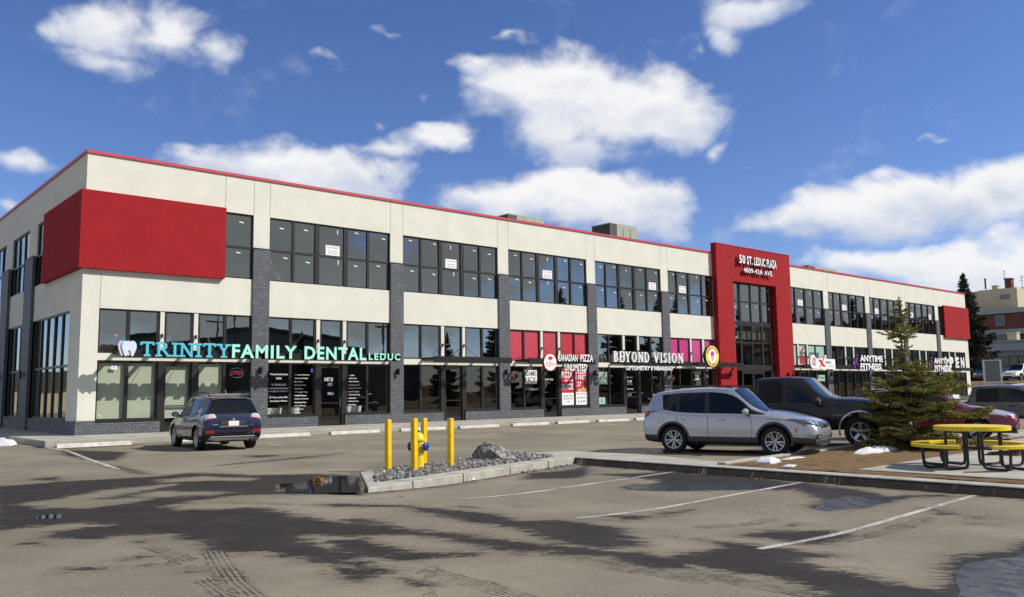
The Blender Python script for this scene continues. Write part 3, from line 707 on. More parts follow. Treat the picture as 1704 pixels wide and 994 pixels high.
while k < 26000:
    x = 6.45 + (rng.random() ** 1.3) * 9; y = rng.uniform(-32, -24.3)
    if y > -24.75 + (x - 6.42) * .0945 or (x > 7.0 and -30.9 < y < -27.3): continue
    a = rng.random() * 6.28; h = rng.uniform(.015, .045); l = rng.uniform(.02, .05); z = .03
    v = [mb.b.verts.new(p) for p in ((x - .004, y, z - .01), (x + .004, y + .003, z - .01), (x + math.cos(a) * l, y + math.sin(a) * l, z + h))]; mb._f(v); k += 1
o = mb.build('dead_grass', 'dead_grass', recalc=False); o['kind'] = 'stuff'
# concrete pad and path
mb = MB(); mb.prism([(6.95, -27.42), (9.6, -27.32), (13.0, -27.2), (16.2, -27.2), (17.3, -26.2), (24, -26.4), (24, -34), (7.05, -34)], -.1, .052)
struct(mb.build('picnic_pad', 'walk_concrete', bevel=.01))
mb = MB(); mb.box(9.9, 9.915, -34, -27.35, .05, .0545); mb.box(13.0, 13.015, -34, -27.25, .05, .0545); struct(mb.build('pad_joint', 'crack'))
mb = MB(); mb.prism([(16.6, -25.6), (26, -25.9), (26, -24.9), (16.6, -24.6)], -.1, .05)
struct(mb.build('path', 'walk_concrete'))
sheet('puddle', wob([(11.9, -27.9), (13, -27.6), (14.4, -27.8), (13.5, -28.5), (12.1, -28.5)], .08, .15, 33), 'puddle_water', .004, .052)

# raised ground past the end of the building
mb = MB(); rows = [(-70, 1), (3, 1)]
pr = None
for y, _ in [(-120, 0), (-40, 0), (-20, 0), (-6, 0), (1.5, 0), (3, 0), (70, 0)]:
    sh_ = 3.5 if y < 2 else 0
    cur = [mb.b.verts.new((x, y, z)) for x, z in ((87.5, -.1), (89.5, .9), (91.5, 2.15), (93, 2.2), (500, 2.2))]
    if pr:
        for i in range(4): mb._f([pr[i], pr[i + 1], cur[i + 1], cur[i]])
    pr = cur
bmesh.ops.subdivide_edges(mb.b, edges=mb.b.edges[:], cuts=2, use_grid_fill=True)
struct(mb.build('embankment', 'dead_grass', smooth=True))
mb = MB(); mb.box(93.2, 130.5, -80, 60, 2.0, 2.215); struct(mb.build('upper_lot', 'asphalt'))

# ================================================================== THE BUILDING
B_ = empty('commercial_building', (0, 0, 0)); tag(B_, 'long two storey cream building with dark brick piers and red entrance tower', 'building')
H = 11.37
PIERS = [(6.92, 7.68), (14.09, 14.84), (21.12, 21.88), (28.17, 28.92), (35.22, 35.96), (56.17, 56.94), (63.32, 64.06), (70.4, 71.15), (77.6, 78.35)]
# bay: start, end, upper mullions, ground kind
BAYS = [(.65, 6.92), (7.68, 14.09), (14.84, 21.12), (21.88, 28.17), (28.92, 35.22), (35.96, 41.0), (50.6, 56.17), (56.94, 63.32), (64.06, 70.4), (71.15, 77.6), (78.35, 84.3)]
UP = {1: [8.88, 10.09, 11.61, 12.85], 2: [15.98, 17.24, 18.67, 19.89], 3: [22.97, 24.19, 25.66, 26.85], 4: [29.94, 31.16, 32.62, 33.85], 5: [37.02, 38.31, 39.77], 6: [51.92, 53.42, 54.74], 7: [57.95, 59.2, 60.66, 61.9], 8: [65.1, 66.35, 67.8, 69.05], 9: [72.2, 73.45, 74.9, 76.2]}
GR = {0: [(.65, 1.78, 2.97), (3.21, 4.35), (4.60, 5.75, 6.92)]}
for i in (1, 2, 3, 4, 7, 8, 9):
    s = BAYS[i][0]; e = BAYS[i][1]; GR[i] = [(s, s + 1.13, s + 2.36), (s + 2.62, s + 3.75), (s + 4.0, s + 5.15, e)]
GR[5] = [(35.96, 37.0, 38.14), (38.38, 39.5), (39.80, None, 41.0)]
GR[6] = [(50.6, None, 51.8), (52.08, 53.2), (53.46, 54.6, 56.17)]
GR[10] = [(78.35, 79.3, 80.3), (80.56, 81.7), (81.97, 83.1, 84.3)]
def at(mbx, x0, x1, z0, z1, y0=0., y1=.3): mbx.box(x0, x1, y0, y1, z0, z1)
wl = MB()
at(wl, 0, 85.2, 9.62, 11.25); at(wl, .0, 5.63, 6.73, 9.62); at(wl, 0, .65, .72, 5.12)
for a, b_ in ((0, 42.9), (48.45, 85.2)): at(wl, a, b_, 5.12, 6.73)
for a, b_ in PIERS: at(wl, a, b_, 6.73, 9.62); at(wl, a, b_, .2, 5.12)
at(wl, 41.0, 42.9, .2, 5.12); at(wl, 41.0, 42.9, 6.73, 9.62); at(wl, 48.45, 50.6, .2, 5.12); at(wl, 48.45, 50.6, 6.73, 9.62)
at(wl, 84.3, 85.2, .2, 5.12); at(wl, 79.7, 85.2, 6.73, 9.62)
POSTS = []
for i, (w1, dr, w2) in GR.items():
    at(wl, BAYS[i][0], BAYS[i][1], 3.08, 3.36, .02, .3)
    for a, b_ in ((w1[-1], dr[0]), (dr[1], w2[0])): at(wl, a + .04, b_ - .03, 3.36, 5.12, .03, .28); POSTS.append(((a + b_) / 2))
# left front: windows WL (y0,y1)
SB = [(1.65, 7.95), (9.5, 13.2), (14.7, 18.4), (19.9, 23.6), (25.1, 28.8), (30.3, 34.0)]
SP = [(7.95, 9.5), (13.2, 14.7), (18.4, 19.9), (23.6, 25.1), (28.8, 30.3), (34.0, 36.0)]
DEP = 36.0
wl.box(0, .3, .3, DEP, 9.62, 11.25); wl.box(0, .3, .3, 1.65, .72, 6.73); wl.box(0, .3, 1.65, DEP, 5.12, 6.73); wl.box(0, .3, .3, 6.0, 6.73, 9.62)
for a, b_ in SP: wl.box(0, .3, a, b_, .2, 5.12); wl.box(0, .3, a, b_, 6.73, 9.62)
wl.box(84.9, 85.2, .3, DEP, .2, 11.25); wl.box(.3, 84.9, DEP - .3, DEP, .2, 11.25)
wall = wl.build('wall', 'stucco', B_)
mb = MB(); mb.box(-.06, 85.26, -.06, .36, 11.25, H); mb.box(-.06, .36, .36, DEP, 11.25, H); mb.box(84.84, 85.26, .36, DEP, 11.25, H); mb.box(.36, 84.84, DEP - .3, DEP + .06, 11.25, H)
cap = mb.build('parapet_cap', 'cap_red', B_)
mb = MB(); mb.box(.3, 84.9, .3, DEP - .3, 10.75, 10.9); mb.build('roof', 'roofing', B_)
# stucco control joints
mb = MB()
for a, b_ in PIERS:
    for x in (a, b_):
        z0_ = 9.62 if x in (a, b_) else 8.12; mb.box(x - .012, x + .012, -.003, 0.05, z0_, 11.25)
mb.box(5.60, 5.624, -.003, .05, 9.75, 11.25); mb.box(.66, .684, -.003, .05, 5.12, 6.63)
for x in (58.9, 67.3, 76.2): pass
mb.build('control_joint', 'joint', wall)
def piece(name, m_, *a):
    mb = MB(); mb.box(*a); return mb.build(name, m_, B_)
piece('brick_base', 'brick', -.07, .65, -.07, .35, .2, .74)
for i, (w1, dr, w2) in GR.items():
    piece('brick_base', 'brick', w1[0], w1[-1] + .12, -.07, .28, .2, .68); piece('brick_base', 'brick', w2[0] - .1, w2[-1], -.07, .28, .2, .68)
piece('brick_base', 'brick', 84.3, 85.27, -.07, .35, .2, .74); piece('brick_base', 'brick', -.07, .28, .35, DEP, .2, .72)
for i, (w1, dr, w2) in GR.items():
    piece('sill', 'black_frame', w1[0] + .02, w1[-1] + .14, -.10, .28, .682, .73); piece('sill', 'black_frame', w2[0] - .12, w2[-1] - .02, -.10, .28, .682, .73)
for a, b_ in SB: piece('sill', 'black_frame', -.09, .28, a + .02, b_ - .02, .722, .765)
for a, b_ in PIERS:
    mb = MB(); mb.box(a - .01, b_ + .01, -.075, .06, .2, 8.12); pr_ = mb.build('brick_pier', 'brick', B_)
    mb = MB(); mb.box(a - .02, b_ + .02, -.09, .0, 8.12, 8.15); mb.build('pier_cap', 'black_frame', pr_)
for a, b_ in SP:
    mb = MB(); mb.box(-.14, .06, a, b_, .2, 8.12); pr_ = mb.build('brick_pier', 'brick', B_)
    mb = MB(); mb.box(-.16, .0, a - .01, b_ + .01, 8.12, 8.15); mb.build('pier_cap', 'black_frame', pr_)
for x0, x1, y1_, z0_ in ((-.2, 5.58, 5.9, 6.64), (79.3, 85.38, 3.0, 6.52)):
    mb = MB(); mb.box(x0, x1, -.2, .0 if x0 > 0 else -.0, z0_, 9.74)
    if x0 < 0: mb.box(-.2, 0., 0., y1_, z0_, 9.74)
    else: mb.box(85.2, 85.38, 0, y1_, z0_, 9.74)
    mb.build('red_panel', 'stucco_red', B_, merge=True)
# entrance tower
mb = MB(); mb.box(40.95, 42.9, -.4, -.0, .2, 9.38); mb.box(48.45, 50.56, -.4, 0., .2, 9.38); mb.box(40.95, 50.56, -.4, .04, 9.38, 11.95)
tw = mb.build('entrance_tower', 'stucco_red', B_)
mb = MB(); mb.box(42.86, 42.89, -.4035, -.395, 9.38, 11.95); mb.box(48.45, 48.48, -.4035, -.395, 9.38, 11.95); mb.box(40.95, 42.88, -.4035, -.395, 9.37, 9.40); mb.box(48.45, 50.56, -.4035, -.395, 9.37, 9.40)
mb.build('control_joint', 'dark_print', tw)
mb = MB(); mb.box(40.92, 50.59, -.43, .07, 11.95, 12.0); mb.build('parapet_cap', 'cap_red', tw)

# ---- windows
wr = random.Random(5)
def pf(u, d, z): return (u, d, z)
def pl(u, d, z): return (d, u, z)
def bx(mb, fn, u0, u1, d0, d1, z0, z1):
    a = fn(u0, d0, z0); b2 = fn(u1, d1, z1); mb.box(min(a[0], b2[0]), max(a[0], b2[0]), min(a[1], b2[1]), max(a[1], b2[1]), z0, z1)
def window(u0, u1, z0, z1, mull=(), rails=(), fn=pf, glass='window_glass', fr=.065, d=.07, pane='pane', label=None, thick=()):
    mb = MB(); e = fr
    bx(mb, fn, u0, u0 + e, d, d + .10, z0, z1); bx(mb, fn, u1 - e, u1, d, d + .10, z0, z1)
    bx(mb, fn, u0 + e, u1 - e, d, d + .10, z0, z0 + e); bx(mb, fn, u0 + e, u1 - e, d, d + .10, z1 - e, z1)
    for k, u in enumerate(mull):
        w_ = .11 if k in thick else .062; bx(mb, fn, u - w_, u + w_, d - .01, d + .095, z0 + e, z1 - e)
    for z in rails: bx(mb, fn, u0 + e, u1 - e, d + .003, d + .09, z - .05, z + .05)
    f = mb.build('window', 'black_frame', B_)
    mb = MB(); us = [u0] + list(mull) + [u1]; zs = [z0] + list(rails) + [z1]
    for a, b2 in zip(us[:-1], us[1:]):
        for c, d2 in zip(zs[:-1], zs[1:]):
            k1, k2 = wr.uniform(-.007, .007), wr.uniform(-.007, .007)      # no two panes sit quite in the same plane
            v = [mb.b.verts.new(fn(*q)) for q in ((a + .03, d + .05 - k1 - k2, c + .03), (b2 - .03, d + .05 + k1 - k2, c + .03), (b2 - .03, d + .05 + k1 + k2, d2 - .03), (a + .03, d + .05 - k1 + k2, d2 - .03))]; mb._f(v)
    mb.build('pane', glass, f, recalc=False)
    if label: f['label'] = label
    return f, us, zs
rng = random.Random(21)
def tapes(f, us, zs, y=.105):
    mb = MB()
    for i, (a, b2) in enumerate(zip(us[:-1], us[1:])):
        for c, d2 in zip(zs[:-1], zs[1:]):
            u = a + (b2 - a) * rng.uniform(.45, .75); z = c + (d2 - c) * rng.uniform(.72, .88)
            M4 = Matrix.Translation((u, y, z)) @ Matrix.Rotation(R(rng.uniform(2, 14) if i != 2 else 90), 4, 'Y')
            mb.box(-.10, .10, 0, .002, -.022, .022, M4)
    mb.build('label_strip', 'tape', f)
f, us, zs = window(5.63, 6.92, 6.73, 9.62, [], [8.12]); tapes(f, us, zs)
for i, ml in UP.items():
    a, b_ = BAYS[i]
    if i == 6: a = 50.6
    f, us, zs = window(a, b_, 6.73, 9.62, ml, [8.12], thick=(1, 2) if len(ml) == 4 else (1,)); tapes(f, us, zs)
window(78.35, 79.7, 6.73, 9.62, [79.0], [8.12])
FILM = {3: 'film_red', 5: 'film_pink', 6: 'film_mint'}
DOORS = {}
for i, (w1, dr, w2) in GR.items():
    for wi, ww in enumerate((w1, dr, w2)):
        ml = [q for q in ww[1:-1] if q]; a, b_ = ww[0], ww[-1]
        g = FILM.get(i, 'window_glass')
        window(a, b_, 3.36, 5.12, ml, (), glass=g, d=.06)
        if wi != 1:
            window(a, b_, .73, 3.08, ml, (), glass='shop_glass', d=.06)
    # black jambs, then a door between the two shop windows
    mb = MB()
    for a, b_ in ((w1[-1], dr[0]), (dr[1], w2[0])): mb.box(a, b_, .0, .2, .2, 3.08)
    mb.box(dr[0] - .02, dr[1] + .02, .05, .19, 2.98, 3.075); mb.build('door_jamb', 'black_frame', B_)
    a, b_ = dr; mb = MB()
    mb.box(a, a + .1, .08, .14, .22, 2.97); mb.box(b_ - .1, b_, .08, .14, .22, 2.97); mb.box(a + .1, b_ - .1, .08, .14, 2.86, 2.97); mb.box(a + .1, b_ - .1, .08, .14, .22, .46); mb.box(a + .1, b_ - .1, .085, .135, 1.22, 1.27)
    dd_ = mb.build('door', 'black_frame', B_); DOORS[i] = dd_
    mb = MB(); mb._f([mb.b.verts.new(q) for q in ((a + .09, .11, .44), (b_ - .09, .11, .44), (b_ - .09, .11, 2.88), (a + .09, .11, 2.88))]); mb.build('pane', 'shop_glass', dd_, recalc=False)
    mb = MB(); hx = b_ - .06 if i % 2 else a + .06; mb.tube([(hx, .075, 1.05), (hx, .03, 1.05), (hx, .03, 1.45), (hx, .075, 1.45)], .012); mb.build('handle', 'chrome', dd_)
for k, (a, b_) in enumerate(SB):
    n_ = 5 if k == 0 else 3; ml = [2.99, 4.25, 5.5, 6.6] if k == 0 else [a + (b_ - a) * (j + 1) / n_ for j in range(n_ - 1)]
    window(a, b_, .765, 5.12, ml, [2.92], fn=pl, glass='window_glass', d=.06)
    if k: window(a, b_, 6.73, 9.62, ml, [8.12], fn=pl, d=.06)
window(6.0, 7.95, 6.73, 9.62, [6.9], [8.12], fn=pl, d=.06)
# tower glazing
f, us, zs = window(42.9, 48.45, 3.34, 9.38, [44.2, 45.6, 46.95], [5.03, 6.42, 8.02], d=.0, thick=(0, 2)); tapes(f, us, zs[2:], .04)
piece('transom', 'black_frame', 42.9, 48.45, -.03, .12, 6.25, 6.58); piece('transom', 'black_frame', 42.9, 48.45, -.03, .14, 3.02, 3.36)
window(42.9, 44.2, .25, 3.02, (), (), d=.0, glass='shop_glass'); window(46.95, 48.45, .25, 3.02, (), (), d=.0, glass='shop_glass')
for a, b_ in ((44.2, 45.55), (45.6, 46.95)):
    mb = MB(); mb.box(a, a + .1, .0, .06, .22, 3.02); mb.box(b_ - .1, b_, .0, .06, .22, 3.02); mb.box(a + .1, b_ - .1, .0, .06, .22, .46); mb.box(a + .1, b_ - .1, 0, .06, 2.75, 3.02); dd_ = mb.build('door', 'black_frame', B_)
    mb = MB(); mb._f([mb.b.verts.new(q) for q in ((a + .09, .03, .44), (b_ - .09, .03, .44), (b_ - .09, .03, 2.78), (a + .09, .03, 2.78))]); mb.build('pane', 'shop_glass', dd_, recalc=False)

# ---- inside: floors, ceilings, party walls seen through the glass
mb = MB(); mb.box(.3, 84.9, .3, 12, 5.3, 6.45); mb.box(.3, 84.9, .3, 12, .05, .2); mb.build('floor_slab', 'interior_light', B_)
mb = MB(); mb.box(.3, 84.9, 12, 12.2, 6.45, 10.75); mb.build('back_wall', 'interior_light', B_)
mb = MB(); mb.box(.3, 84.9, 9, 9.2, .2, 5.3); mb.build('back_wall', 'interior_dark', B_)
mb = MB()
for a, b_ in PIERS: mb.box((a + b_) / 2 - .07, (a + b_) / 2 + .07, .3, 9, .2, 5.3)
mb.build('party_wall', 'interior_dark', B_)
mb = MB()      # steel bracing behind the glass
for x0, x1, za, zb in ((1.9, 4.2, .8, 5.1), (6.4, 4.9, .9, 5.1), (8.6, 7.9, 6.8, 8.0), (17.2, 15.5, 3.4, 5.1), (8.9, 10.2, 3.4, 5.)):
    mb.tube([(x0, .75, za), (x1, .75, zb)], .07, 4)
mb.build('brace', 'interior_light', B_)
# blinds of the dental clinic
for a, b_ in ((.7, 1.76), (1.84, 2.95), (3.25, 4.3), (4.64, 5.7)):
    mb = MB(); mb.box(a, b_, .20, .206, .76, 2.98); mb.build('blind', 'blind', B_)

# ---- steel canopies
def canopy(x0, x1, z=3.36, dep=1.12, posts=()):
    mb = MB(); mb.box(x0, x1, -dep, -dep + .10, z - .19, z + .11)
    mb.box(x0, x1, -.08, .0, z - .06, z + .06)
    c = mb.build('canopy', 'black_steel', B_)
    n_ = max(2, int(round((x1 - x0) / 1.5)))
    mb = MB()
    for k in range(n_ + 1):
        x = x0 + .07 + (x1 - x0 - .14) * k / n_; mb.box(x - .06, x + .06, -dep + .1, -.08, z - .05, z + .07)
    mb.build('outrigger', 'black_steel', c)
    for x in POSTS:
        if x0 < x < x1 - .3:
            mb = MB(); mb.tube([(x, .03, 4.12), (x + .02, -dep + .05, z + .11)], .012, 5); mb.tube([(x, .03, 4.12), (x - .25, .0, z + .1)], .010, 5); mb.box(x - .04, x + .04, -.02, .03, 4.06, 4.18); mb.build('hanger_rod', 'black_steel', c)
canopy(1.22, 6.7); canopy(6.9, 14.0); canopy(16.0, 21.1); canopy(22.35, 27.6); canopy(30.1, 35.2); canopy(35.3, 36.8); canopy(37.4, 42.7); canopy(50.7, 63.3); canopy(64.1, 77.5); canopy(78.4, 83.0)

# ---- wall lamps
lamp = None
for x in [(a + b_) / 2 for a, b_ in PIERS] + [42.0, 49.5]:
    y = -.075 if x not in (42.0, 49.5) else -.4
    if lamp is None:
        mb = MB(); mb.box(-.05, .05, -.03, 0, -.12, .12); mb.lathe([(.001, -.17), (.062, -.17), (.066, .12), (.03, .17), (.001, .17)], 14, Matrix.Translation((0, -.13, 0))); lamp = mb.build('wall_lamp', 'black_steel', B_); lamp.location = (x, y, 2.72); o = lamp
    else: o = lamp.copy(); COL.objects.link(o); o.location = (x, y, 2.72)
    o.parent = B_
for yy in (8.7, 13.95, 19.1):
    o = lamp.copy(); COL.objects.link(o); o.parent = B_; o.location = (-.14, yy, 2.72); o.rotation_euler = (0, 0, R(-90))

# ================================================================== ROOF UNITS
def rtu(x, y, w_, d_, h, label, name='rooftop_unit'):
    o = empty(name, (x, y, 10.9)); tag(o, label, 'rooftop unit', 'air handling units on the roof')
    mb = MB(); mb.box(0, w_, 0, d_, .0, h); mb.build('cabinet', 'rtu_green', o, bevel=.02)
    mb = MB(); mb.box(-.02, .0, .1, d_ - .1, .2, h - .08); mb.box(.05, w_ * .22, -.015, 0, .2, h - .08); mb.build('louvre', 'rtu_dark', o)
    mb = MB()
    for f in (.45, .72): mb.box(w_ * f, w_ * f + .04, -.03, 0, .1, h - .25)
    mb.prism([(w_, .35), (w_ + .35, .35), (w_, h - .3)], .2, d_ - .2, lambda u, v, d: (u, d, v)); mb.build('hood', 'rtu_green', o)
    return o
rtu(26.3, 5.0, 3.1, 1.8, 2.2, 'low pale rooftop unit peeking over the red cap left of the taller one')
rtu(36.0, 5.0, 2.9, 1.9, 2.8, 'tall rooftop unit with dark louvred side nearest the red tower')
rtu(63.0, 5.0, 4.9, 2.2, 2.1, 'small rooftop unit over the right wing past the red tower')

# ================================================================== SIGNS
SD = 1.16           # sign letters stand this far in front of the wall, on the canopies
def word(parent, s, x0, x1, z0, z1, m, bold=.02, depth=.07, y=-SD, sp=1., name='lettering', side='letter_side', shear=0.):
    mb = MB(); mb.use(side); mb.side = mb.mi; mb.use(m); fit_text(mb, s, x0, x1, z0, z1, y, depth, bold, sp, shear); return mb.build(name, m, parent)
def outline_tooth(cx, cz, w_, h):
    P = [(-.42, .45), (-.2, .52), (0, .44), (.2, .52), (.42, .45), (.5, .2), (.46, -.05), (.36, -.3), (.27, -.5), (.14, -.46), (.1, -.2), (0, -.1), (-.1, -.2), (-.14, -.46), (-.27, -.5), (-.36, -.3), (-.46, -.05), (-.5, .2)]
    out = []
    n = len(P)
    for i in range(n):
        p0, p1, p2_, p3 = P[i - 1], P[i], P[(i + 1) % n], P[(i + 2) % n]
        for t in (0, .5):
            out.append((cx + w_ * (.5 * (2 * p1[0] + (p2_[0] - p0[0]) * t + (2 * p0[0] - 5 * p1[0] + 4 * p2_[0] - p3[0]) * t * t + (-p0[0] + 3 * p1[0] - 3 * p2_[0] + p3[0]) * t ** 3)), cz + h * (.5 * (2 * p1[1] + (p2_[1] - p0[1]) * t + (2 * p0[1] - 5 * p1[1] + 4 * p2_[1] - p3[1]) * t * t + (-p0[1] + 3 * p1[1] - 3 * p2_[1] + p3[1]) * t ** 3))))
    return out
fz = lambda u, v, d: (u, d, v)
def ellipse(cx, cz, a, b_, n=40): return [(cx + a * math.cos(2 * PI * k / n), cz + b_ * math.sin(2 * PI * k / n)) for k in range(n)]

sg = empty('clinic_sign', (0, 0, 0)); tag(sg, 'turquoise and mint channel letter sign of the dental clinic with a tooth emblem', 'sign')
mb = MB(); mb.use('pale_pink').prism(outline_tooth(1.33, 3.50, .52, .56), -SD - .02, -SD + .08, fz); mb.use('pale_blue').prism(outline_tooth(1.46, 3.48, .54, .56), -SD - .06, -SD - .021, fz); mb.use('cyan_sign').prism(outline_tooth(1.44, 3.485, .575, .6), -SD - .04, -SD - .0215, fz)
mb.build('tooth_emblem', 'pale_blue', sg)
mb = MB(); mb.use('cyan_sign'); serif_word(mb, 'TRINITY', 1.88, 5.44, 3.20, 3.76, SD, .09, .10, .075, .13, .075, gap=.17); mb.build('lettering', 'cyan_sign', sg)
word(sg, 'FAMILY', 5.54, 8.47, 3.20, 3.77, 'mint_sign', .03, sp=1.15); word(sg, 'DENTAL', 8.84, 12.0, 3.19, 3.77, 'mint_sign', .03, sp=1.15)
word(sg, 'LEDUC', 12.13, 13.88, 3.21, 3.54, 'mint_sign', .03, sp=1.3)

sg = empty('pizza_shop_sign', (0, 0, 0)); tag(sg, 'white letter pizza shop sign with a round maple leaf emblem', 'sign')
mb = MB(); mb.use('red_print').prism(ellipse(23.86, 3.26, .50, .48), -SD - .02, -SD + .14, fz); mb.use('white_sign').prism(ellipse(23.86, 3.26, .47, .455), -SD - .03, -SD - .021, fz)
leaf = [(0, 1), (.16, .68), (.36, .78), (.3, .4), (.56, .62), (.62, .48), (.92, .52), (.82, .2), (.95, .1), (.42, -.32), (.48, -.52), (.06, -.45), (.04, -.95), (-.04, -.95), (-.06, -.45), (-.48, -.52), (-.42, -.32), (-.95, .1), (-.82, .2), (-.92, .52), (-.62, .48), (-.56, .62), (-.3, .4), (-.36, .78), (-.16, .68)]
mb.use('red_print').prism([(23.87 + u * .21, 3.47 + v * .17) for u, v in leaf], -SD - .035, -SD - .031, fz); mb.build('emblem', 'white_sign', sg)
mb = MB(); mb.use('red_print')
for cx_, ch in ((23.66, 'c'), (23.86, 'p'), (24.07, 'u')): pass
fit_text(mb, 'cpu', 23.55, 24.17, 2.98, 3.26, -SD - .031, .006, -.012); mb.build('lettering', 'red_print', sg)
word(sg, 'CANADIAN', 24.42, 25.98, 3.33, 3.74, 'white_sign', .02); word(sg, 'PIZZA', 26.22, 27.28, 3.33, 3.74, 'white_sign', .02)
word(sg, 'UNLIMITED', 24.93, 26.73, 2.79, 3.19, 'white_sign', .02)

sg = empty('optometry_sign', (0, 0, 0)); tag(sg, 'tall white serif letter sign of the optometry and hearing clinic', 'sign')
mb = MB(); mb.use('white_sign'); serif_word(mb, 'BEYOND', 29.05, 32.35, 3.36, 3.99, SD, .10, .10, .052, .11, .042, gap=.19); mb.build('lettering', 'white_sign', sg)
mb = MB(); mb.use('white_sign'); serif_word(mb, 'VISION', 32.75, 35.72, 3.36, 3.99, SD, .10, .10, .052, .11, .042, gap=.19); mb.build('lettering', 'white_sign', sg)
word(sg, 'OPTOMETRY', 30.14, 32.35, 2.87, 3.14, 'white_sign', .03); word(sg, '&', 32.48, 32.66, 2.87, 3.14, 'white_sign', .03); word(sg, 'HEARING', 32.8, 34.6, 2.87, 3.14, 'white_sign', .03)

sg = empty('ice_cream_sign', (0, 0, 0)); tag(sg, 'round yellow lightbox sign with an ice cream cone beside the red tower', 'sign')
mb = MB(); cx_, cz_ = 39.0, 3.87
mb.use('letter_side').prism(ellipse(cx_, cz_, .76, .74, 48), -SD, -SD + .2, fz); mb.use('yellow_sign').prism(ellipse(cx_, cz_, .73, .71, 48), -SD - .006, -SD - .001, fz); mb.use('white_sign').prism(ellipse(cx_, cz_, .46, .47, 40), -SD - .010, -SD - .0065, fz); mb.build('light_box', 'yellow_sign', sg)
mb = MB(); mb.use('cone_tan').prism([(cx_ - .19, cz_ + .06), (cx_, cz_ - .40), (cx_ + .19, cz_ + .06)], -SD - .018, -SD - .011, fz)
mb.use('magenta').prism([(cx_ - .21, cz_ + .06)] + [(cx_ + .21 * math.cos(a), cz_ + .10 + .25 * math.sin(a)) for a in np.linspace(PI, 0, 12)] + [(cx_ + .21, cz_ + .06)], -SD - .018, -SD - .011, fz); mb.build('cone_emblem', 'cone_tan', sg)
mb = MB(); mb.use('magenta')
def ring_text(s, r_, a0, a1, size, flip=False):
    for i, ch in enumerate(s):
        if ch == ' ': continue
        a = R(a0 + (a1 - a0) * (i + .5) / len(s)); me = text_me(ch, .03, .1, align='CENTER'); ang = (a - PI / 2) if not flip else (a + PI / 2)
        for v in me.vertices: v.co.y -= .35
        M4 = Matrix.Translation((cx_ + r_ * math.cos(a), -SD - .0085, cz_ + r_ * .97 * math.sin(a))) @ Matrix.Rotation(-ang, 4, 'Y') @ Matrix.Rotation(PI / 2, 4, 'X') @ Matrix.Diagonal((size, size, .05, 1)); mb.add(me, M4); bpy.data.meshes.remove(me)
ring_text('MARBLE SLAB', .59, 160, 20, .2); ring_text('CREAMERY', .59, 208, 332, .2, True); mb.build('lettering', 'magenta', sg)

sg = empty('extreme_shop_sign', (0, 0, 0)); tag(sg, 'white irregular board sign with a red X just right of the red tower', 'sign')
mb = MB(); mb.use('white_sign').prism([(51.9, 3.16), (55.33, 3.12), (55.33, 3.93), (53.98, 3.93), (54.0, 4.2), (53.8, 4.24), (53.6, 3.95), (52.4, 3.95), (52.2, 4.22), (51.85, 4.2), (51.6, 3.95), (51.55, 3.6), (51.65, 3.3)], -SD - .02, -SD + .10, fz); mb.build('board', 'white_sign', sg)
mb = MB(); mb.use('red_print').prism([(52.7, 3.86), (53.15, 3.86), (53.85, 3.3), (53.4, 3.3)], -SD - .028, -SD - .0205, fz); mb.use('red_print').prism([(53.7, 4.16), (53.8, 4.1), (52.95, 3.22), (52.85, 3.26)], -SD - .030, -SD - .0285, fz)
mb.prism(ellipse(52.1, 3.68, .30, .32), -SD - .026, -SD - .0205, fz); mb.use('white_sign').prism(ellipse(52.1, 3.68, .21, .23), -SD - .030, -SD - .0265, fz); mb.use('dark_print').prism([(52.0, 3.5), (52.12, 3.45), (52.2, 3.9), (52.08, 3.9)], -SD - .033, -SD - .0305, fz); mb.build('emblem', 'red_print', sg)
word(sg, 'TREME', 53.75, 54.65, 3.55, 3.75, 'dark_print', .0, depth=.01, y=-SD - .0205, side='dark_print'); word(sg, 'PITA', 54.3, 55.1, 3.27, 3.42, 'film_mint', .0, depth=.01, y=-SD - .0205, side='film_mint')

for k, (x0, lab) in enumerate(((58.3, 'white and purple gym sign nearer the red tower, left of the spruce'), (72.6, 'white and purple gym sign at the far end, right of the spruce top'))):
    sg = empty('gym_sign', (0, 0, 0)); tag(sg, lab, 'sign', 'gym signs on the right wing')
    mb = MB(); mb.use('purple')
    mb.tube([(x0 + .1, -SD, 3.2), (x0 + .45, -SD, 3.75), (x0 + .75, -SD, 4.1)], .09, 6); mb.tube([(x0 + .05, -SD, 4.0), (x0 + .45, -SD, 3.75), (x0 + .7, -SD, 3.55), (x0 + .85, -SD, 3.15)], .08, 6); mb.lathe([(.001, -.12), (.13, 0), (.001, .12)], 10, Matrix.Translation((x0 + .72, -SD, 4.28))); mb.build('runner_emblem', 'purple', sg)
    word(sg, 'ANYTIME', x0 + 1., x0 + 5., 3.80, 4.34, 'white_sign', .035, depth=.12); word(sg, 'FITNESS', x0 + 1., x0 + 4.7, 3.12, 3.66, 'white_sign', .035, depth=.12)

sg = empty('plaza_name_sign', (0, 0, 0)); tag(sg, 'white raised plaza name and street number high on the red tower', 'sign')
for s, x0, x1, z0, z1 in (('50', 43.42, 44.18, 10.70, 11.33), ('ST.', 44.38, 45.10, 10.70, 11.32), ('LEDUC', 45.30, 46.78, 10.70, 11.32), ('PLAZA', 46.98, 48.30, 10.70, 11.32)):
    word(sg, s, x0, x1, z0, z1, 'white_sign', .03, depth=.10, y=-.55, sp=1.1)
for s, x0, x1 in (('4809-43A', 43.92, 46.35), ('AVE.', 46.6, 47.75)): word(sg, s, x0, x1, 10.07, 10.44, 'white_sign', .02, depth=.10, y=-.55, sp=1.15)

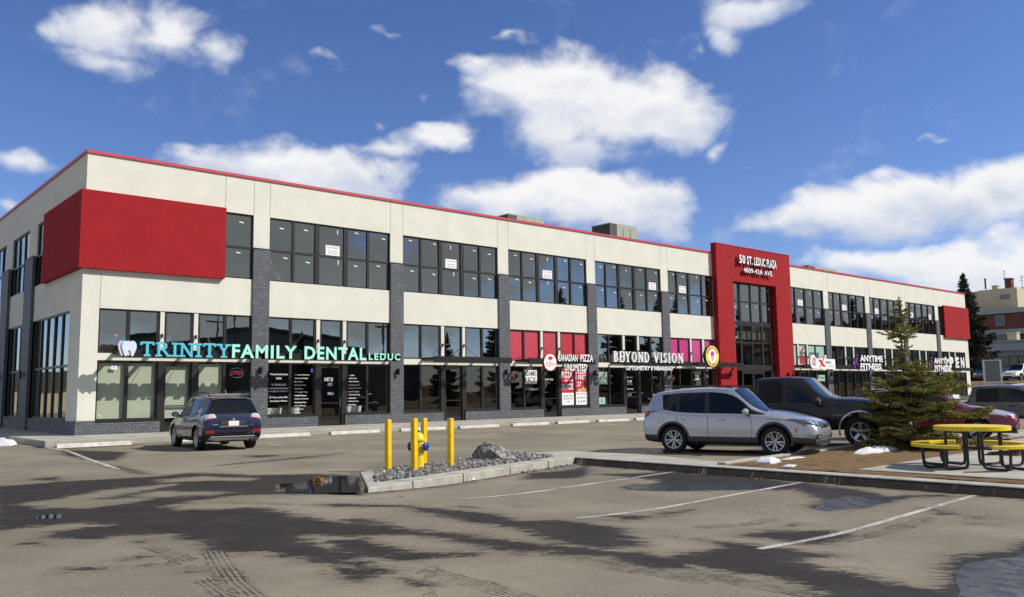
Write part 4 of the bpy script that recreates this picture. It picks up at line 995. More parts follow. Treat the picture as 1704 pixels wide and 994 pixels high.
# OPEN letters on the last shop's upper windows
sg = empty('open_letters', (0, 0, 0)); tag(sg, 'big white OPEN letters on the last upper shop windows', 'sign')
for ch, x0, x1 in (('O', 79.2, 79.95), ('P', 80.62, 81.45), ('E', 82.1, 82.85), ('N', 83.25, 84.15)): word(sg, ch, x0, x1, 3.5, 4.62, 'white_sign', .05, depth=.006, y=.10)
# lease posters
ORD = ['first', 'second', 'third', 'fourth', 'fifth']
LP = [(10.55, 'in the widest upper window nearest the big red panel'), (17.58, 'in the second wide upper window from the big red panel'), (24.6, 'above the red filmed windows of the pizza shop'), (34.1, 'at the right end of the upper window above the optometry sign'), (37.28, 'in the upper window left beside the red tower'), (52.35, 'in the upper window right beside the red tower'), (59.4, 'above the first gym sign'), (65.2, 'behind the spruce tip, left of its leader'), (72.2, 'above the second gym sign, left of a pair'), (76.2, 'in the last wide upper window, right of a pair')]
for x, lab in LP:
    o = empty('lease_poster', (x, .105, 8.20)); tag(o, 'white FOR LEASE poster ' + lab, 'poster', 'for lease posters in the upper windows')
    mb = MB(); mb.box(0, .74, -.004, 0, 0, .48); mb.build('sheet', 'paper', o)
    mb = MB(); mb.use('red_print'); fit_text(mb, 'FOR LEASE', .07, .67, .335, .425, -.004, .003, .0); mb.use('metal_grey'); fit_text(mb, '780-980-5000', .12, .62, .17, .23, -.004, .003); fit_text(mb, '780-955-2200', .12, .62, .06, .12, -.004, .003); mb.build('lettering', 'red_print', o)

def poster(name, x0, x1, z0, z1, sheet_m, texts, label, cat='poster', group=None, y=.09):
    o = empty(name, (x0, y, z0)); tag(o, label, cat, group); W_, H_ = x1 - x0, z1 - z0
    mb = MB()
    for (m_, a, b2, c, d2) in sheet_m: mb.use(m_).box(a * W_, b2 * W_, -.004, 0, c * H_, d2 * H_)
    mb.build('sheet', 'paper', o); mb = MB()
    for m_, s, a, b2, c, d2 in texts: mb.use(m_); fit_text(mb, s, a * W_, b2 * W_, c * H_, d2 * H_, -.004, .003, .012)
    if texts: mb.build('lettering', 'paper', o)
    return o
poster('window_poster', 25.93, 26.95, .84, 3.0, [('film_red', 0, 1, .335, 1), ('paper', 0, 1, 0, .33)], [('paper', 'PIZZA', .04, .9, .74, .90), ('paper', 'BY THE', .3, .95, .63, .70), ('paper', 'SLICE', .04, .96, .42, .58), ('dark_print', 'SLICE 3.99', .15, .85, .22, .27), ('dark_print', '2 SLICES 6.99', .1, .9, .15, .20), ('dark_print', '+ POP', .35, .65, .07, .11)], 'red PIZZA BY THE SLICE poster in the pizza shop window, left of a pair')
o = poster('window_poster', 27.08, 28.1, .84, 3.0, [('film_red', 0, 1, .36, 1), ('paper', 0, 1, 0, .355)], [('paper', '2 PIZZAS', .03, .95, .84, .95), ('paper', '1 FREE', .05, .9, .69, .81), ('paper', "27", .15, .5, .50, .63), ('orange', 'SINGLE PACK', .1, .9, .27, .33), ('dark_print', 'MEDIUM PIZZA', .15, .85, .17, .21), ('dark_print', '$14.99', .2, .8, .05, .12)], 'red 2 PIZZAS 1 FREE poster beside the brick pier, right of a pair')
mb = MB(); mb.use('cone_tan').prism(ellipse(.72, .93, .2, .12), -.009, -.0045, fz); mb.prism(ellipse(.40, .86, .2, .09), -.009, -.0045, fz); mb.build('pizza_picture', 'cone_tan', o)
poster('window_poster', 23.05, 24.0, 2.1, 2.86, [('paper', 0, 1, 0, 1)], [('dark_print', 'GAME', .06, .94, .55, .92), ('dark_print', 'PACK', .06, .94, .08, .48)], 'white GAME PACK poster in the pizza shop window beside its door')
poster('window_poster', 28.98, 29.85, 2.05, 2.78, [('film_mint', 0, 1, 0, 1)], [('film_red', 'NOW OPEN', .05, .95, .7, .9)], 'pale green NOW OPEN poster behind the optometry shop window')
poster('window_poster', 29.1, 29.65, .84, 1.25, [('film_mint', 0, 1, 0, 1)], [('dark_print', 'O', .3, .7, .3, .7)], 'small pale green notice low in the optometry shop window')
poster('window_poster', 34.2, 34.65, .9, 1.4, [('film_mint', 0, 1, 0, 1)], [('dark_print', 'SALE', .1, .9, .6, .8)], 'small green notice low in the right optometry window')
poster('window_poster', 54.7, 55.9, 2.2, 2.7, [('film_mint', 0, 1, 0, 1)], [('dark_print', 'NOW HIRING', .1, .9, .4, .7)], 'mint poster in the shop window under the white board sign')
poster('window_poster', 1.2, 1.42, 2.72, 2.86, [('paper', 0, 1, 0, 1)], [('dark_print', 'HI', .3, .7, .3, .7)], 'tiny white sticker on the corner shop window', y=.095)
poster('window_sticker', 1.28, 1.40, 4.03, 4.11, [('orange', 0, 1, 0, 1)], [], 'small orange sticker on the corner upper window', 'sticker', y=.095)
poster('window_sticker', 9.86, 10.0, 2.66, 2.82, [('blue_sign', 0, 1, 0, 1)], [], 'small blue access sticker at the top of a clinic window', 'sticker', y=.095)
# clinic window lettering (decals are part of the glass)
def decal(parent_name, rows, y=.095, m_='paper'):
    mb = MB(); mb.use(m_)
    for s, x0, x1, z0, z1 in rows: fit_text(mb, s, x0, x1, z0, z1, y, .003, .012)
    o = mb.build(parent_name, m_, B_); return o
decal('window_lettering', [('Trinity Family Dental', 7.86, 8.72, 2.50, 2.60), ('Leduc', 8.15, 8.42, 2.34, 2.44), ('Tel 780 986 5422', 7.92, 8.64, 2.05, 2.14), ('www.leducdental.com', 7.82, 8.74, 1.90, 1.98), ('trinity@leducdental.com', 7.80, 8.76, 1.76, 1.84), ('Dr. Mary Lundlin DDS', 7.85, 8.72, 1.48, 1.57), ('University of Alberta', 7.88, 8.70, 1.32, 1.41)])
SV = ['Preventive Dentistry', 'Crowns and Bridges', 'Root Canals', 'Bonding Veneers', 'Extractions', 'Cleanings Scaling', 'Invisible Braces', 'Family and Cosmetic', 'Periodontal Care', 'Teeth Whitening', 'Night Guards', 'Sedation']
decal('window_lettering', [('- ' + s, 9.02, 9.02 + .036 * len(s) + .05, 2.50 - .155 * i, 2.57 - .155 * i) for i, s in enumerate(SV)])
decal('window_lettering', [('- ' + s, 11.80, 11.80 + .036 * len(s) + .05, 2.50 - .155 * i, 2.57 - .155 * i) for i, s in enumerate(SV[::-1][:10])])
decal('door_lettering', [('UNIT 20', 10.55, 11.0, 2.25, 2.42), ('4809', 10.72, 10.98, 2.02, 2.17), ('OPEN', 10.72, 11.04, 1.62, 1.74)], .105)
decal('door_lettering', [('UNIT 18-20', 24.65, 25.3, 2.28, 2.38)], .105)
decal('door_lettering', [('OPTOMETRY', 31.65, 32.3, 2.42, 2.5), ('EYE', 31.75, 32.2, 2.0, 2.28), ('HEARING', 31.65, 32.3, 1.7, 1.8), ('10', 31.8, 32.1, 1.3, 1.5)], .105)
decal('door_lettering', [('12', 38.75, 39.1, 2.5, 2.65), ('4809', 38.6, 39.25, 2.3, 2.44)], .105)
# red diagonal and letters on the mint film
mb = MB(); mb.use('film_red').prism([(50.75, 3.45), (51.4, 4.3), (50.75, 4.8)], .095, .1, fz); mb.prism([(52.15, 3.6), (53.1, 3.6), (53.1, 4.2), (52.3, 4.2)], .095, .1, fz); mb.prism([(52.3, 4.5), (53.0, 5.0), (53.12, 4.9), (52.5, 4.4)], .09, .094, fz); mb.use('dark_print'); fit_text(mb, 'XTREME', 52.2, 55.2, 4.02, 4.5, .09, .003, .02); mb.build('window_lettering', 'film_red', B_)
# neon signs
def neon(x, z, w_, h, label, y=.22, m_='neon_red'):
    o = empty('neon_sign', (x, y, z)); tag(o, label, 'neon sign', 'neon signs behind shop windows')
    mb = MB(); mb.tube([(w_ / 2 * math.cos(a), 0, h / 2 * math.sin(a)) for a in np.linspace(0, 2 * PI, 25)[:-1]], .009, 5, closed=True); mb.build('tube', 'neon_blue', o)
    mb = MB(); mb.use(m_); fit_text(mb, 'OPEN', -w_ * .38, w_ * .38, -h * .2, h * .2, 0, .01, -.01); mb.build('lettering', m_, o)
neon(6.38, 2.62, .62, .42, 'oval neon OPEN sign in the dark corner shop window above the blue car')
neon(22.25, 2.55, .42, .40, 'round neon OPEN sign in the pizza shop window beside the GAME PACK poster')
neon(36.4, 2.4, .42, .4, 'round neon OPEN sign under the pink filmed windows')
# white tub chairs in the clinic
for i, (x, lab) in enumerate(((7.95, 'leftmost white tub chair in the clinic window beside the brick pier'), (8.45, 'white tub chair low under the clinic web address lettering'), (9.35, 'white tub chair behind the left list of clinic services'), (12.05, 'white tub chair behind the right list of clinic services'), (12.6, 'last white tub chair right of the clinic door'))):
    o = empty('tub_chair', (x, .72, .2), R(180)); tag(o, lab, 'chair', 'white tub chairs in the clinic')
    mb = MB(); mb.lathe([(.21, .40), (.25, .62), (.28, .86), (.25, .86), (.22, .62), (.18, .43)], 18, None, R(-20), R(200)); mb.build('backrest', 'white_sign', o, smooth=True)
    mb = MB(); mb.lathe([(.001, .46), (.2, .45), (.22, .40), (.001, .38)], 16); mb.build('seat', 'white_sign', o, smooth=True)
    for s in (-1, 1):
        for t_ in (-1, 1): mb = MB(); mb.tube([(.12 * s, .12 * t_, .40), (.18 * s, .18 * t_, 0)], .012, 6); mb.build('leg', 'chrome', o)

# ================================================================== LOT FURNITURE
CS = ['at the sidewalk corner left of the blue car', 'in shade under the nose of the blue car', 'in front of the clinic right of the blue car', 'in front of the clinic door', 'in front of the dark shop, seen left of the bollards', 'in front of the dark shop door behind the bollards', 'right behind the rightmost yellow bollard', 'below the GAME PACK window', 'below the red pizza posters', 'below the optometry window', 'below the optometry door', 'just left of the silver car', 'behind the silver car', 'behind the black pickup']
for k, lab in enumerate(CS):
    x = (-1.75, 2.2, 5.15, 8.4, 11.8, 15.0, 18.2, 21.2, 24.2, 27.2, 30.2, 33.2, 36.2, 39.2)[k]; y = -4.35 if k else -4.65; L_ = 2.35
    mb = MB(); mb.prism([(0, -.14), (0, .14), (.07, .10), (.13, .075), (.13, -.075), (.07, -.10)][::1], 0, L_, lambda u, v, d: (d, v, u))
    o = mb.build('wheel_stop', 'stop_concrete', bevel=.012); o.location = (x, y, 0); o.rotation_euler = (0, 0, R((1.5, -2, 1, 2, -1, .5, -1.5)[k % 7]))
    tag(o, 'pale concrete parking curb block ' + lab, 'parking block', 'concrete blocks along the sidewalk')
mb = MB(); mb.box(-.075, .075, -.075, .075, -.1, .97); pc = [mb]
def bollard(x, y, h, rz, lab):
    mb = MB(); mb.prism([(-.054, -.054), (.054, -.054), (.054, .054), (-.054, .054)], 0, h); o = mb.build('bollard', 'yellow_paint', bevel=.008)
    o.location = (x, y, .0); o.rotation_euler = (R(rz % 3 - 1) * .6, 0, R(rz)); tag(o, lab, 'bollard', 'yellow square bollards around the hydrant')
    m2 = MB(); m2.prism([(-.045, -.045), (.045, -.045), (.045, .045), (-.045, .045)], h, h + .006); m2.build('cap', 'stop_concrete', o)
bollard(.94, -20.28, 1.07, 9, 'leftmost of the four yellow posts, standing apart near the kerb')
bollard(1.14, -20.95, 1.10, 12, 'yellow post standing right in front of the hydrant')
bollard(2.34, -20.58, 1.06, 10, 'rightmost of the four yellow posts, next to the boulder')
bollard(2.08, -19.94, 1.06, 8, 'yellow post standing behind the hydrant')
hy = empty('fire_hydrant', (1.66, -20.33, .01), R(30)); tag(hy, 'yellow fire hydrant with blue caps between the yellow posts', 'fire hydrant')
mb = MB(); mb.lathe([(.001, 0), (.19, 0), (.19, .035), (.125, .04), (.12, .30), (.14, .31), (.14, .34), (.118, .35), (.118, .58), (.15, .60), (.15, .635), (.125, .65), (.11, .72), (.06, .765), (.001, .77)], 20); mb.build('barrel', 'hydrant_yellow', hy, smooth=True)
mb = MB()
for k in range(6):
    a = k * PI / 3; mb.lathe([(.001, 0), (.016, 0), (.016, .03), (.001, .03)], 6, Matrix.Translation((.165 * math.cos(a), .165 * math.sin(a), .035)))
mb.build('bolt', 'hydrant_yellow', hy)
mb = MB(); mb.lathe([(.001, .76), (.028, .76), (.022, .83), (.001, .83)], 5); mb.build('operating_nut', 'hydrant_blue', hy)
for ax, r_ in ((0, .095), (90, .075), (180, .095)):
    Mx = Matrix.Rotation(R(ax - 90), 4, 'Z') @ Matrix.Translation((0, 0, .47)) @ Matrix.Rotation(R(90), 4, 'Y')
    mb = MB(); mb.lathe([(.05 if r_ < .09 else .068, .08), (.05 if r_ < .09 else .068, .155)], 16, Mx); mb.build('nozzle', 'hydrant_yellow', hy, smooth=True)
    mb = MB(); mb.lathe([(r_ * .8, .15), (r_, .155), (r_, .20), (r_ * .85, .215), (.02, .22), (.018, .25), (.001, .25)], 16, Mx); mb.build('hose_cap', 'hydrant_blue', hy, smooth=True)

# boulder
b_ = bmesh.new(); bmesh.ops.create_icosphere(b_, subdivisions=5, radius=1)
rng = random.Random(12); cuts = []
for c, n_, d in [((0, 0, 0), (-.95, -.25, .1), .50), ((0, 0, 0), (-.55, -.6, .62), .46), ((0, 0, 0), (-.2, -.9, -.15), .40), ((0, 0, 0), (.55, -.35, .8), .33), ((0, 0, 0), (.1, .2, 1), .42), ((0, 0, 0), (.9, .1, .45), .50), ((0, 0, 0), (-.6, .4, .7), .52), ((0, 0, 0), (.35, -.75, .5), .36), ((0, 0, 0), (0, .95, .3), .38)]: cuts.append((Vector(n_).normalized(), d))
for v in b_.verts:
    p = Vector((v.co.x * .60, v.co.y * .42, v.co.z * .38)); p += mnoise.noise_vector(p * 3.1) * .15
    if p.x > .05: p.z -= (p.x - .05) * .42
    for n_, d in cuts:
        e = p.dot(n_) - d * .78
        if e > 0: p -= n_ * e
    p += mnoise.noise_vector(p * 7) * .016 + mnoise.noise_vector(p * 24) * .006
    v.co = p
me = bpy.data.meshes.new('boulder'); b_.to_mesh(me); b_.free(); me.materials.append(M['boulder_stone'])
bo = bpy.data.objects.new('boulder', me); COL.objects.link(bo); bo.location = (4.08, -19.95, .17); bo.scale = (.94, .9, .78); bo.rotation_euler = (0, R(2), R(-28)); tag(bo, 'jagged grey boulder with white streaks on the gravel island', 'boulder')

# picnic table
pt = empty('picnic_table', (8.74, -28.86, .052), R(61)); tag(pt, 'round yellow perforated picnic table with attached seats on black tube frame', 'picnic table')
TR, TH_ = .67, .80
mb = MB(); mb.lathe([(.001, TH_), (TR - .015, TH_), (TR, TH_ - .008), (TR, TH_ - .085), (TR - .02, TH_ - .085), (TR - .02, TH_ - .02), (.001, TH_ - .018)], 48); mb.build('tabletop', 'perforated_yellow', pt)
for k in range(4):
    a0 = R(90 * k + 8); st = MB(); n_ = 12
    ri, ro, zs_ = .86, 1.12, .465
    P_ = []
    for q in range(n_ + 1):
        a = R(-32 + 64 * q / n_); P_.append((ro * math.cos(a), ro * math.sin(a)))
    for q in range(n_ + 1):
        a = R(32 - 64 * q / n_) * .82; P_.append((ri * math.cos(a), ri * math.sin(a)))
    st.prism(P_, zs_ - .06, zs_, lambda u, v, d: (u * math.cos(a0) - v * math.sin(a0), u * math.sin(a0) + v * math.cos(a0), d)); st.build('seat', 'perforated_yellow', pt, bevel=.008)
    for s in (-1, 1):
        fr_ = MB(); t0 = .24 * s
        pts = [(.42, .75), (.42, .12), (.44, .05), (.50, .022), (.90, .022), (.97, .05), (1.0, .12), (1.02, .43)]
        fr_.tube([((u) * math.cos(a0) - t0 * math.sin(a0), u * math.sin(a0) + t0 * math.cos(a0), z) for u, z in pts], .027, 8); fr_.build('frame_tube', 'black_steel', pt, smooth=True)
mb = MB()
for s in (0, 90): mb.tube([(-.42 * math.cos(R(s + 8)), -.42 * math.sin(R(s + 8)), .36), (.42 * math.cos(R(s + 8)), .42 * math.sin(R(s + 8)), .36 + .03 * (s > 0))], .017, 6)
mb.build('cross_brace', 'black_steel', pt)

# snow patches
def snow(P, h, z, lab, seed):
    mb = MB(); rng = random.Random(seed); c = Vector((sum(p[0] for p in P) / len(P), sum(p[1] for p in P) / len(P)))
    W_ = wob(P, .06, .08, seed); rings = []
    for f, hh_ in ((1., -.1), (.96, .35), (.85, .65), (.68, .85), (.5, 1.), (.32, 1.05), (.12, 1.1)):
        rings.append([mb.b.verts.new((c.x + (x - c.x) * f, c.y + (y - c.y) * f, z + h * hh_ * (.72 + .6 * abs(mnoise.noise(Vector((x * 6 * f, y * 6 * f, seed))))) + h * .12 * mnoise.noise(Vector((x * 19 * f, y * 19 * f, seed))) * (f < .99))) for x, y in W_])
    for a, b2 in zip(rings[:-1], rings[1:]):
        for i in range(len(a)): mb._f([a[i], a[(i + 1) % len(a)], b2[(i + 1) % len(a)], b2[i]])
    mb._f(rings[-1]); o = mb.build('snow_patch', 'snow', smooth=True); tag(o, lab, 'snow', 'leftover snow patches'); return o
snow([(10.8, -25.35), (11.7, -25.1), (12.8, -25.2), (12.8, -25.55), (11.7, -25.65), (11.0, -25.6)], .13, .03, 'long flat snow patch at the foot of the spruce', 3)
snow([(7.05, -25.1), (7.75, -25.0), (7.7, -25.3), (7.1, -25.45)], .12, .03, 'small snow lump on the grass edge beside the silver car', 5)
snow([(8.3, -24.95), (9.2, -24.85), (9.2, -25.02), (8.4, -25.1)], .03, .03, 'thin snow streak by the front wheel of the silver car', 6)
snow([(6.75, -25.9), (7.2, -25.8), (7.2, -26.0), (6.8, -26.1)], .03, .03, 'tiny snow scrap on the dead grass nearest the kerb', 7)
snow([(-3.7, -1.0), (-2.5, -1.7), (-2.05, -.6), (-2.05, 2.5), (-3.0, 3.2), (-3.9, 1.2)], .22, 0, 'dirty snow heap against the left sidewalk', 8)
# litter
def litter(x, y, lab, m_, seed, n_=9, s=.05):
    rng = random.Random(seed); mb = MB(); z = float(lot_z(x, y)) + .01
    for i in range(n_):
        p = Vector((x + rng.uniform(-s, s) * 1.6, y + rng.uniform(-s, s) * 1.6, z + rng.uniform(0, s))); M4 = Matrix.Translation(p) @ Euler((rng.random() * 3, rng.random() * 3, rng.random() * 6)).to_matrix().to_4x4(); q = s * rng.uniform(.5, 1.1)
        v = [mb.b.verts.new(M4 @ Vector(t_)) for t_ in ((-q, -q * .3, 0), (0, -q * .5, q * .25), (q, 0, 0), (.2 * q, q * .5, q * .3), (-q * .6, q * .4, 0))]; mb._f(v)
    o = mb.build('litter', m_, recalc=False); tag(o, lab, 'litter')
litter(-1.05, -21.0, 'clump of dry brown leaves in the left puddle', 'leaf_litter', 3, 18, .06)
litter(1.7, -22.2, 'scrap of white paper against the island kerb', 'paper', 4, 6, .055)
litter(5.6, -26.1, 'brown leaf clump at the foot of the right kerb', 'leaf_litter', 5, 10, .04)

# notice board on posts, far right
nb = empty('notice_board', (59.6, -11.25, 0), R(-68)); nb.scale = (.78, .78, 1); tag(nb, 'grey back of a sign board on posts in front of the upper parking lot', 'sign board')
mb = MB(); mb.box(-.62, .62, -.05, .05, 1.95, 3.5); mb.build('panel', 'metal_grey', nb, bevel=.01)
mb = MB(); mb.box(-.68, .68, -.07, .07, 3.5, 3.56); mb.box(-.68, -.62, -.07, .07, 1.9, 3.5); mb.box(.62, .68, -.07, .07, 1.9, 3.5); mb.box(-.62, .62, -.07, .07, 1.88, 1.95); mb.build('board_frame', 'silver_trim', nb)
for s in (-1, 1): mb = MB(); mb.box(.74 * s - .05, .74 * s + .05, -.05, .05, 0, 3.58); mb.build('post', 'silver_trim', nb)
mb = MB(); mb.box(-.7, .7, -.3, .3, 0, 1.75); ob_ = mb.build('utility_box', 'far_greylight', bevel=.02); ob_.location = (60.3, -11.9, 0); ob_.rotation_euler = (0, 0, R(-68)); tag(ob_, 'pale grey utility cabinet under the sign board', 'cabinet')
mb = MB(); mb.box(-.74, .74, -.34, .34, 1.75, 1.8); mb.build('lid', 'metal_grey', ob_)

# ================================================================== VEHICLES
def pw(x, pts):
    if x <= pts[0][0]: return pts[0][1]
    for (a, b_), (c, d) in zip(pts[:-1], pts[1:]):
        if x <= c: return b_ + (d - b_) * (x - a) / (c - a)
    return pts[-1][1]
def vehicle(kind, label, cat, loc, rz, sp, group=None, lod=2):
    root = empty(kind, loc, rz); tag(root, label, cat, group)
    W2 = sp['W'] / 2
    # grid: columns along the car, rows round the half section
    cols = sp['cols']; b_ = bmesh.new(); NR = 11; grid = []
    cre = b_.edges.layers.float.new('crease_edge'); cv = b_.verts.layers.float.new('crease_vert')
    for c in cols:
        xl, xb, xt, zl, zb, zt, yl, yb, yt, cr = c['p']; cab = c.get('cab', 0)
        mid = (zl + zb) * .5 + .06
        rows = [(xl, 0, zl), (xl, yl * .72, zl), (xl, yl - .015, zl + .05), (xl, yl, min(zl + .20, mid - .02)), (xl * .5 + xb * .5, max(yl, yb) + .015, mid + .02), (xb, yb + .005, zb)]
        if cab: rows += [(xb * .93 + xt * .07, yb - .03, zb + .035), (xb * .16 + xt * .84, yt + .035, zt - .09), (xt, yt, zt - .02), (xt, yt * .62, zt + cr * .75), (xt, 0, zt + cr)]
        else:
            h = zt - zb; rows += [(xb * .8 + xt * .2, yb - .02, zb + h * .30), (xb * .5 + xt * .5, yb - .06, zb + h * .55), (xt, yt, zb + h * .85), (xt, yt * .6, zt + cr * .7), (xt, 0, zt + cr)]
        grid.append(rows)
    V = [[[None, None] for _ in range(NR)] for _ in cols]
    for i, rows in enumerate(grid):
        for j, (x, y, z) in enumerate(rows):
            a = b_.verts.new((x, -y, z)); V[i][j][0] = a; V[i][j][1] = a if y == 0 else b_.verts.new((x, y, z))
    MI = {'p': 0, 'g': 1, 'k': 2, 'c': 3, 't': 4}
    for i in range(len(cols) - 1):
        c = cols[i]
        for j in range(NR - 1):
            k = 'p'
            if j < 2: k = 'k'
            elif j == 2: k = c.get('low', 'c')
            elif j == 6: k = c.get('side', 'p')
            elif j in (7,): k = c.get('rail', 'p')
            elif j >= 8: k = c.get('top', 'p')
            for s in (0, 1):
                q = [V[i][j][s], V[i + 1][j][s], V[i + 1][j + 1][s], V[i][j + 1][s]]
                if s: q.reverse()
                q2 = []
                for v in q:
                    if v not in q2: q2.append(v)
                if len(q2) > 2:
                    try: f = b_.faces.new(q2); f.material_index = MI[k]; f.smooth = True
                    except ValueError: pass
    for i, rev in ((0, False), (len(cols) - 1, True)):
        loop = [V[i][j][0] for j in range(NR)] + [V[i][j][1] for j in range(NR - 2, 0, -1)]
        if rev: loop.reverse()
        # strips between left and right
        for j in range(NR - 1):
            q = [V[i][j][0], V[i][j + 1][0], V[i][j + 1][1], V[i][j][1]]; q2 = []
            for v in q:
                if v not in q2: q2.append(v)
            if not rev: q2.reverse()
            if len(q2) > 2:
                f = b_.faces.new(q2); f.material_index = 3 if j < 3 else 0; f.smooth = True
    for e in b_.edges:
        ms = {f.material_index for f in e.link_faces}
        if len(ms) > 1 and (1 in ms or 4 in ms or (2 in ms and min(v.co.z for v in e.verts) > .85)): e[cre] = .97
    for v in b_.verts:
        n_g = sum(1 for f in v.link_faces if f.material_index in (1, 4, 2))
        if v.co.z > .85 and n_g == 1: v[cv] = .75
    for i in range(len(cols) - 1):
        for s in (0, 1):
            for j, w_ in ((5, .45), (8, .3)):
                if cols[i].get('cab') or j == 5:
                    e = b_.edges.get((V[i][j][s], V[i + 1][j][s]))
                    if e: e[cre] = max(e[cre], w_)
    bmesh.ops.recalc_face_normals(b_, faces=b_.faces)
    me = bpy.data.meshes.new('body'); b_.to_mesh(me); b_.free()
    for k in (sp['paint'], 'car_glass', 'plastic_black', sp.get('clad', 'plastic_grey'), 'tint_glass'): me.materials.append(M[k])
    o = bpy.data.objects.new('body', me); COL.objects.link(o)
    md = o.modifiers.new('s', 'SUBSURF'); md.levels = lod; md.render_levels = lod
    dg = bpy.context.evaluated_depsgraph_get(); sm = bpy.data.meshes.new_from_object(o.evaluated_get(dg))
    solid = sm.copy()
    # wheel wells cut from the solid body
    bc = bmesh.new()
    for wx in (sp['rear_axle'], sp['front_axle']):
        for s in (-1, 1):
            bmesh.ops.create_cone(bc, cap_ends=True, segments=40, radius1=sp['r'] + sp.get('gap', .055), radius2=sp['r'] + sp.get('gap', .055), depth=.5, matrix=Matrix.Translation((wx, s * (W2 - .03), sp['r'] + .02)) @ Matrix.Rotation(PI / 2, 4, 'X'))
    cm = bpy.data.meshes.new('cut'); bc.to_mesh(cm); bc.free(); cm.materials.append(M['plastic_black']); co = bpy.data.objects.new('cut', cm); COL.objects.link(co)
    o.modifiers.clear(); o.data = sm; sm.materials.append(M['rubber'])
    bm_ = o.modifiers.new('b', 'BOOLEAN'); bm_.operation = 'DIFFERENCE'; bm_.object = co; bm_.solver = 'EXACT'; bm_.material_mode = 'TRANSFER'
    dg = bpy.context.evaluated_depsgraph_get(); fin = bpy.data.meshes.new_from_object(o.evaluated_get(dg))
    bpy.data.objects.remove(o); bpy.data.objects.remove(co)
    solid.calc_loop_triangles()
    bvh = BVHTree.FromPolygons([v.co.copy() for v in solid.vertices], [tuple(p.vertices) for p in solid.polygons])
    # split into body, windows, trim
    fb_ = bmesh.new(); fb_.from_mesh(fin)
    mats_ = list(fin.materials)
    def take(pred, name, mlist, inset=0.):
        nb_ = fb_.copy(); dl = [f for f in nb_.faces if not pred(mats_[f.material_index].name if f.material_index < len(mats_) and mats_[f.material_index] else '')]
        bmesh.ops.delete(nb_, geom=dl, context='FACES'); return nb_
    def isl(bm):
        bm.faces.ensure_lookup_table(); seen = set(); out = []
        for f in bm.faces:
            if f in seen: continue
            st_ = [f]; seen.add(f); cur = []
            while st_:
                g = st_.pop(); cur.append(g)
                for e in g.edges:
                    for h in e.link_faces:
                        if h not in seen and (h.material_index == f.material_index): seen.add(h); st_.append(h)
            out.append(cur)
        return out
    body = take(lambda n: n not in ('car_glass', 'tint_glass'), 'body', None)
    bme = bpy.data.meshes.new('body'); body.to_mesh(bme); body.free()
    for mm in mats_: bme.materials.append(mm)
    bo_ = bpy.data.objects.new('body', bme); COL.objects.link(bo_); bo_.parent = root
    try: bme.set_sharp_from_angle(angle=R(32))
    except Exception: pass
    gl = take(lambda n: n in ('car_glass', 'tint_glass'), 'g', None)
    groups = isl(gl)
    for fs in groups:
        nb_ = bmesh.new(); mp = {}
        for f in fs:
            vs = []
            for v in f.verts:
                if v not in mp: mp[v] = nb_.verts.new(v.co)
                vs.append(mp[v])
            try: q = nb_.faces.new(vs); q.material_index = 0; q.smooth = True
            except ValueError: pass
        c = sum((f.calc_center_median() for f in nb_.faces), Vector()) / max(1, len(nb_.faces)); xs_ = [v.co.x for v in nb_.verts]
        ysp = max(v.co.y for v in nb_.verts) - min(v.co.y for v in nb_.verts)
        nm = 'side_window' if ysp < .5 else ('windshield' if c.x > 0 else 'rear_window')
        mi = fs[0].material_index
        gm = bpy.data.meshes.new(nm); nb_.to_mesh(gm); nb_.free(); gm.materials.append(mats_[mi]); gm.materials.append(M['plastic_black'])
        g_ = bpy.data.objects.new(nm, gm); COL.objects.link(g_); g_.parent = root
    gl.free(); fb_.free()
    # surface patches: outline in a plane, pressed on to the body
    def patch(name, P, d, m_, off=.006, parent=None, res=.05, rim=None, depth=.0):
        """P outline points (u,v): side d='L'/'R' -> (x,z); 'F'/'B' -> (y,z); 'T' -> (x,y)"""
        nb_ = bmesh.new(); n = len(P)
        sub = []
        for i in range(n):
            a, c2 = P[i], P[(i + 1) % n]; k = max(1, int(math.hypot(c2[0] - a[0], c2[1] - a[1]) / res))
            for j in range(k): sub.append((a[0] + (c2[0] - a[0]) * j / k, a[1] + (c2[1] - a[1]) * j / k))
        vs = [nb_.verts.new((u, v, 0)) for u, v in sub]; f = nb_.faces.new(vs); bmesh.ops.triangulate(nb_, faces=[f])
        for _ in range(2):
            le = [e for e in nb_.edges if e.calc_length() > res * 1.5]
            if le: bmesh.ops.subdivide_edges(nb_, edges=le, cuts=1); bmesh.ops.triangulate(nb_, faces=nb_.faces[:])
        for v in nb_.verts:
            u, w_ = v.co.x, v.co.y
            if d in 'LR': s = 1 if d == 'L' else -1; o_, dr = Vector((u, s * 3, w_)), Vector((0, -s, 0))
            elif d in 'FB': s = 1 if d == 'F' else -1; o_, dr = Vector((s * 5, u, w_)), Vector((-s, 0, 0))
            else: o_, dr = Vector((u, w_, 4)), Vector((0, 0, -1))
            h = bvh.ray_cast(o_, dr)
            if h[0] is None: h = bvh.find_nearest(Vector((u, s * W2, w_)) if d in 'LR' else o_ + dr * 3)
            nn = h[1] if h[1].dot(dr) < 0 else -h[1]
            v.co = h[0] + nn * off
        for f in nb_.faces: f.smooth = True
        if depth:
            ed = [e for e in nb_.edges if e.is_boundary]; r = bmesh.ops.extrude_edge_only(nb_, edges=ed)
            back = {'L': Vector((0, -1, 0)), 'R': Vector((0, 1, 0)), 'F': Vector((-1, 0, 0)), 'B': Vector((1, 0, 0)), 'T': Vector((0, 0, -1))}[d]
            for v in r['geom']:
                if isinstance(v, bmesh.types.BMVert): v.co += back * depth
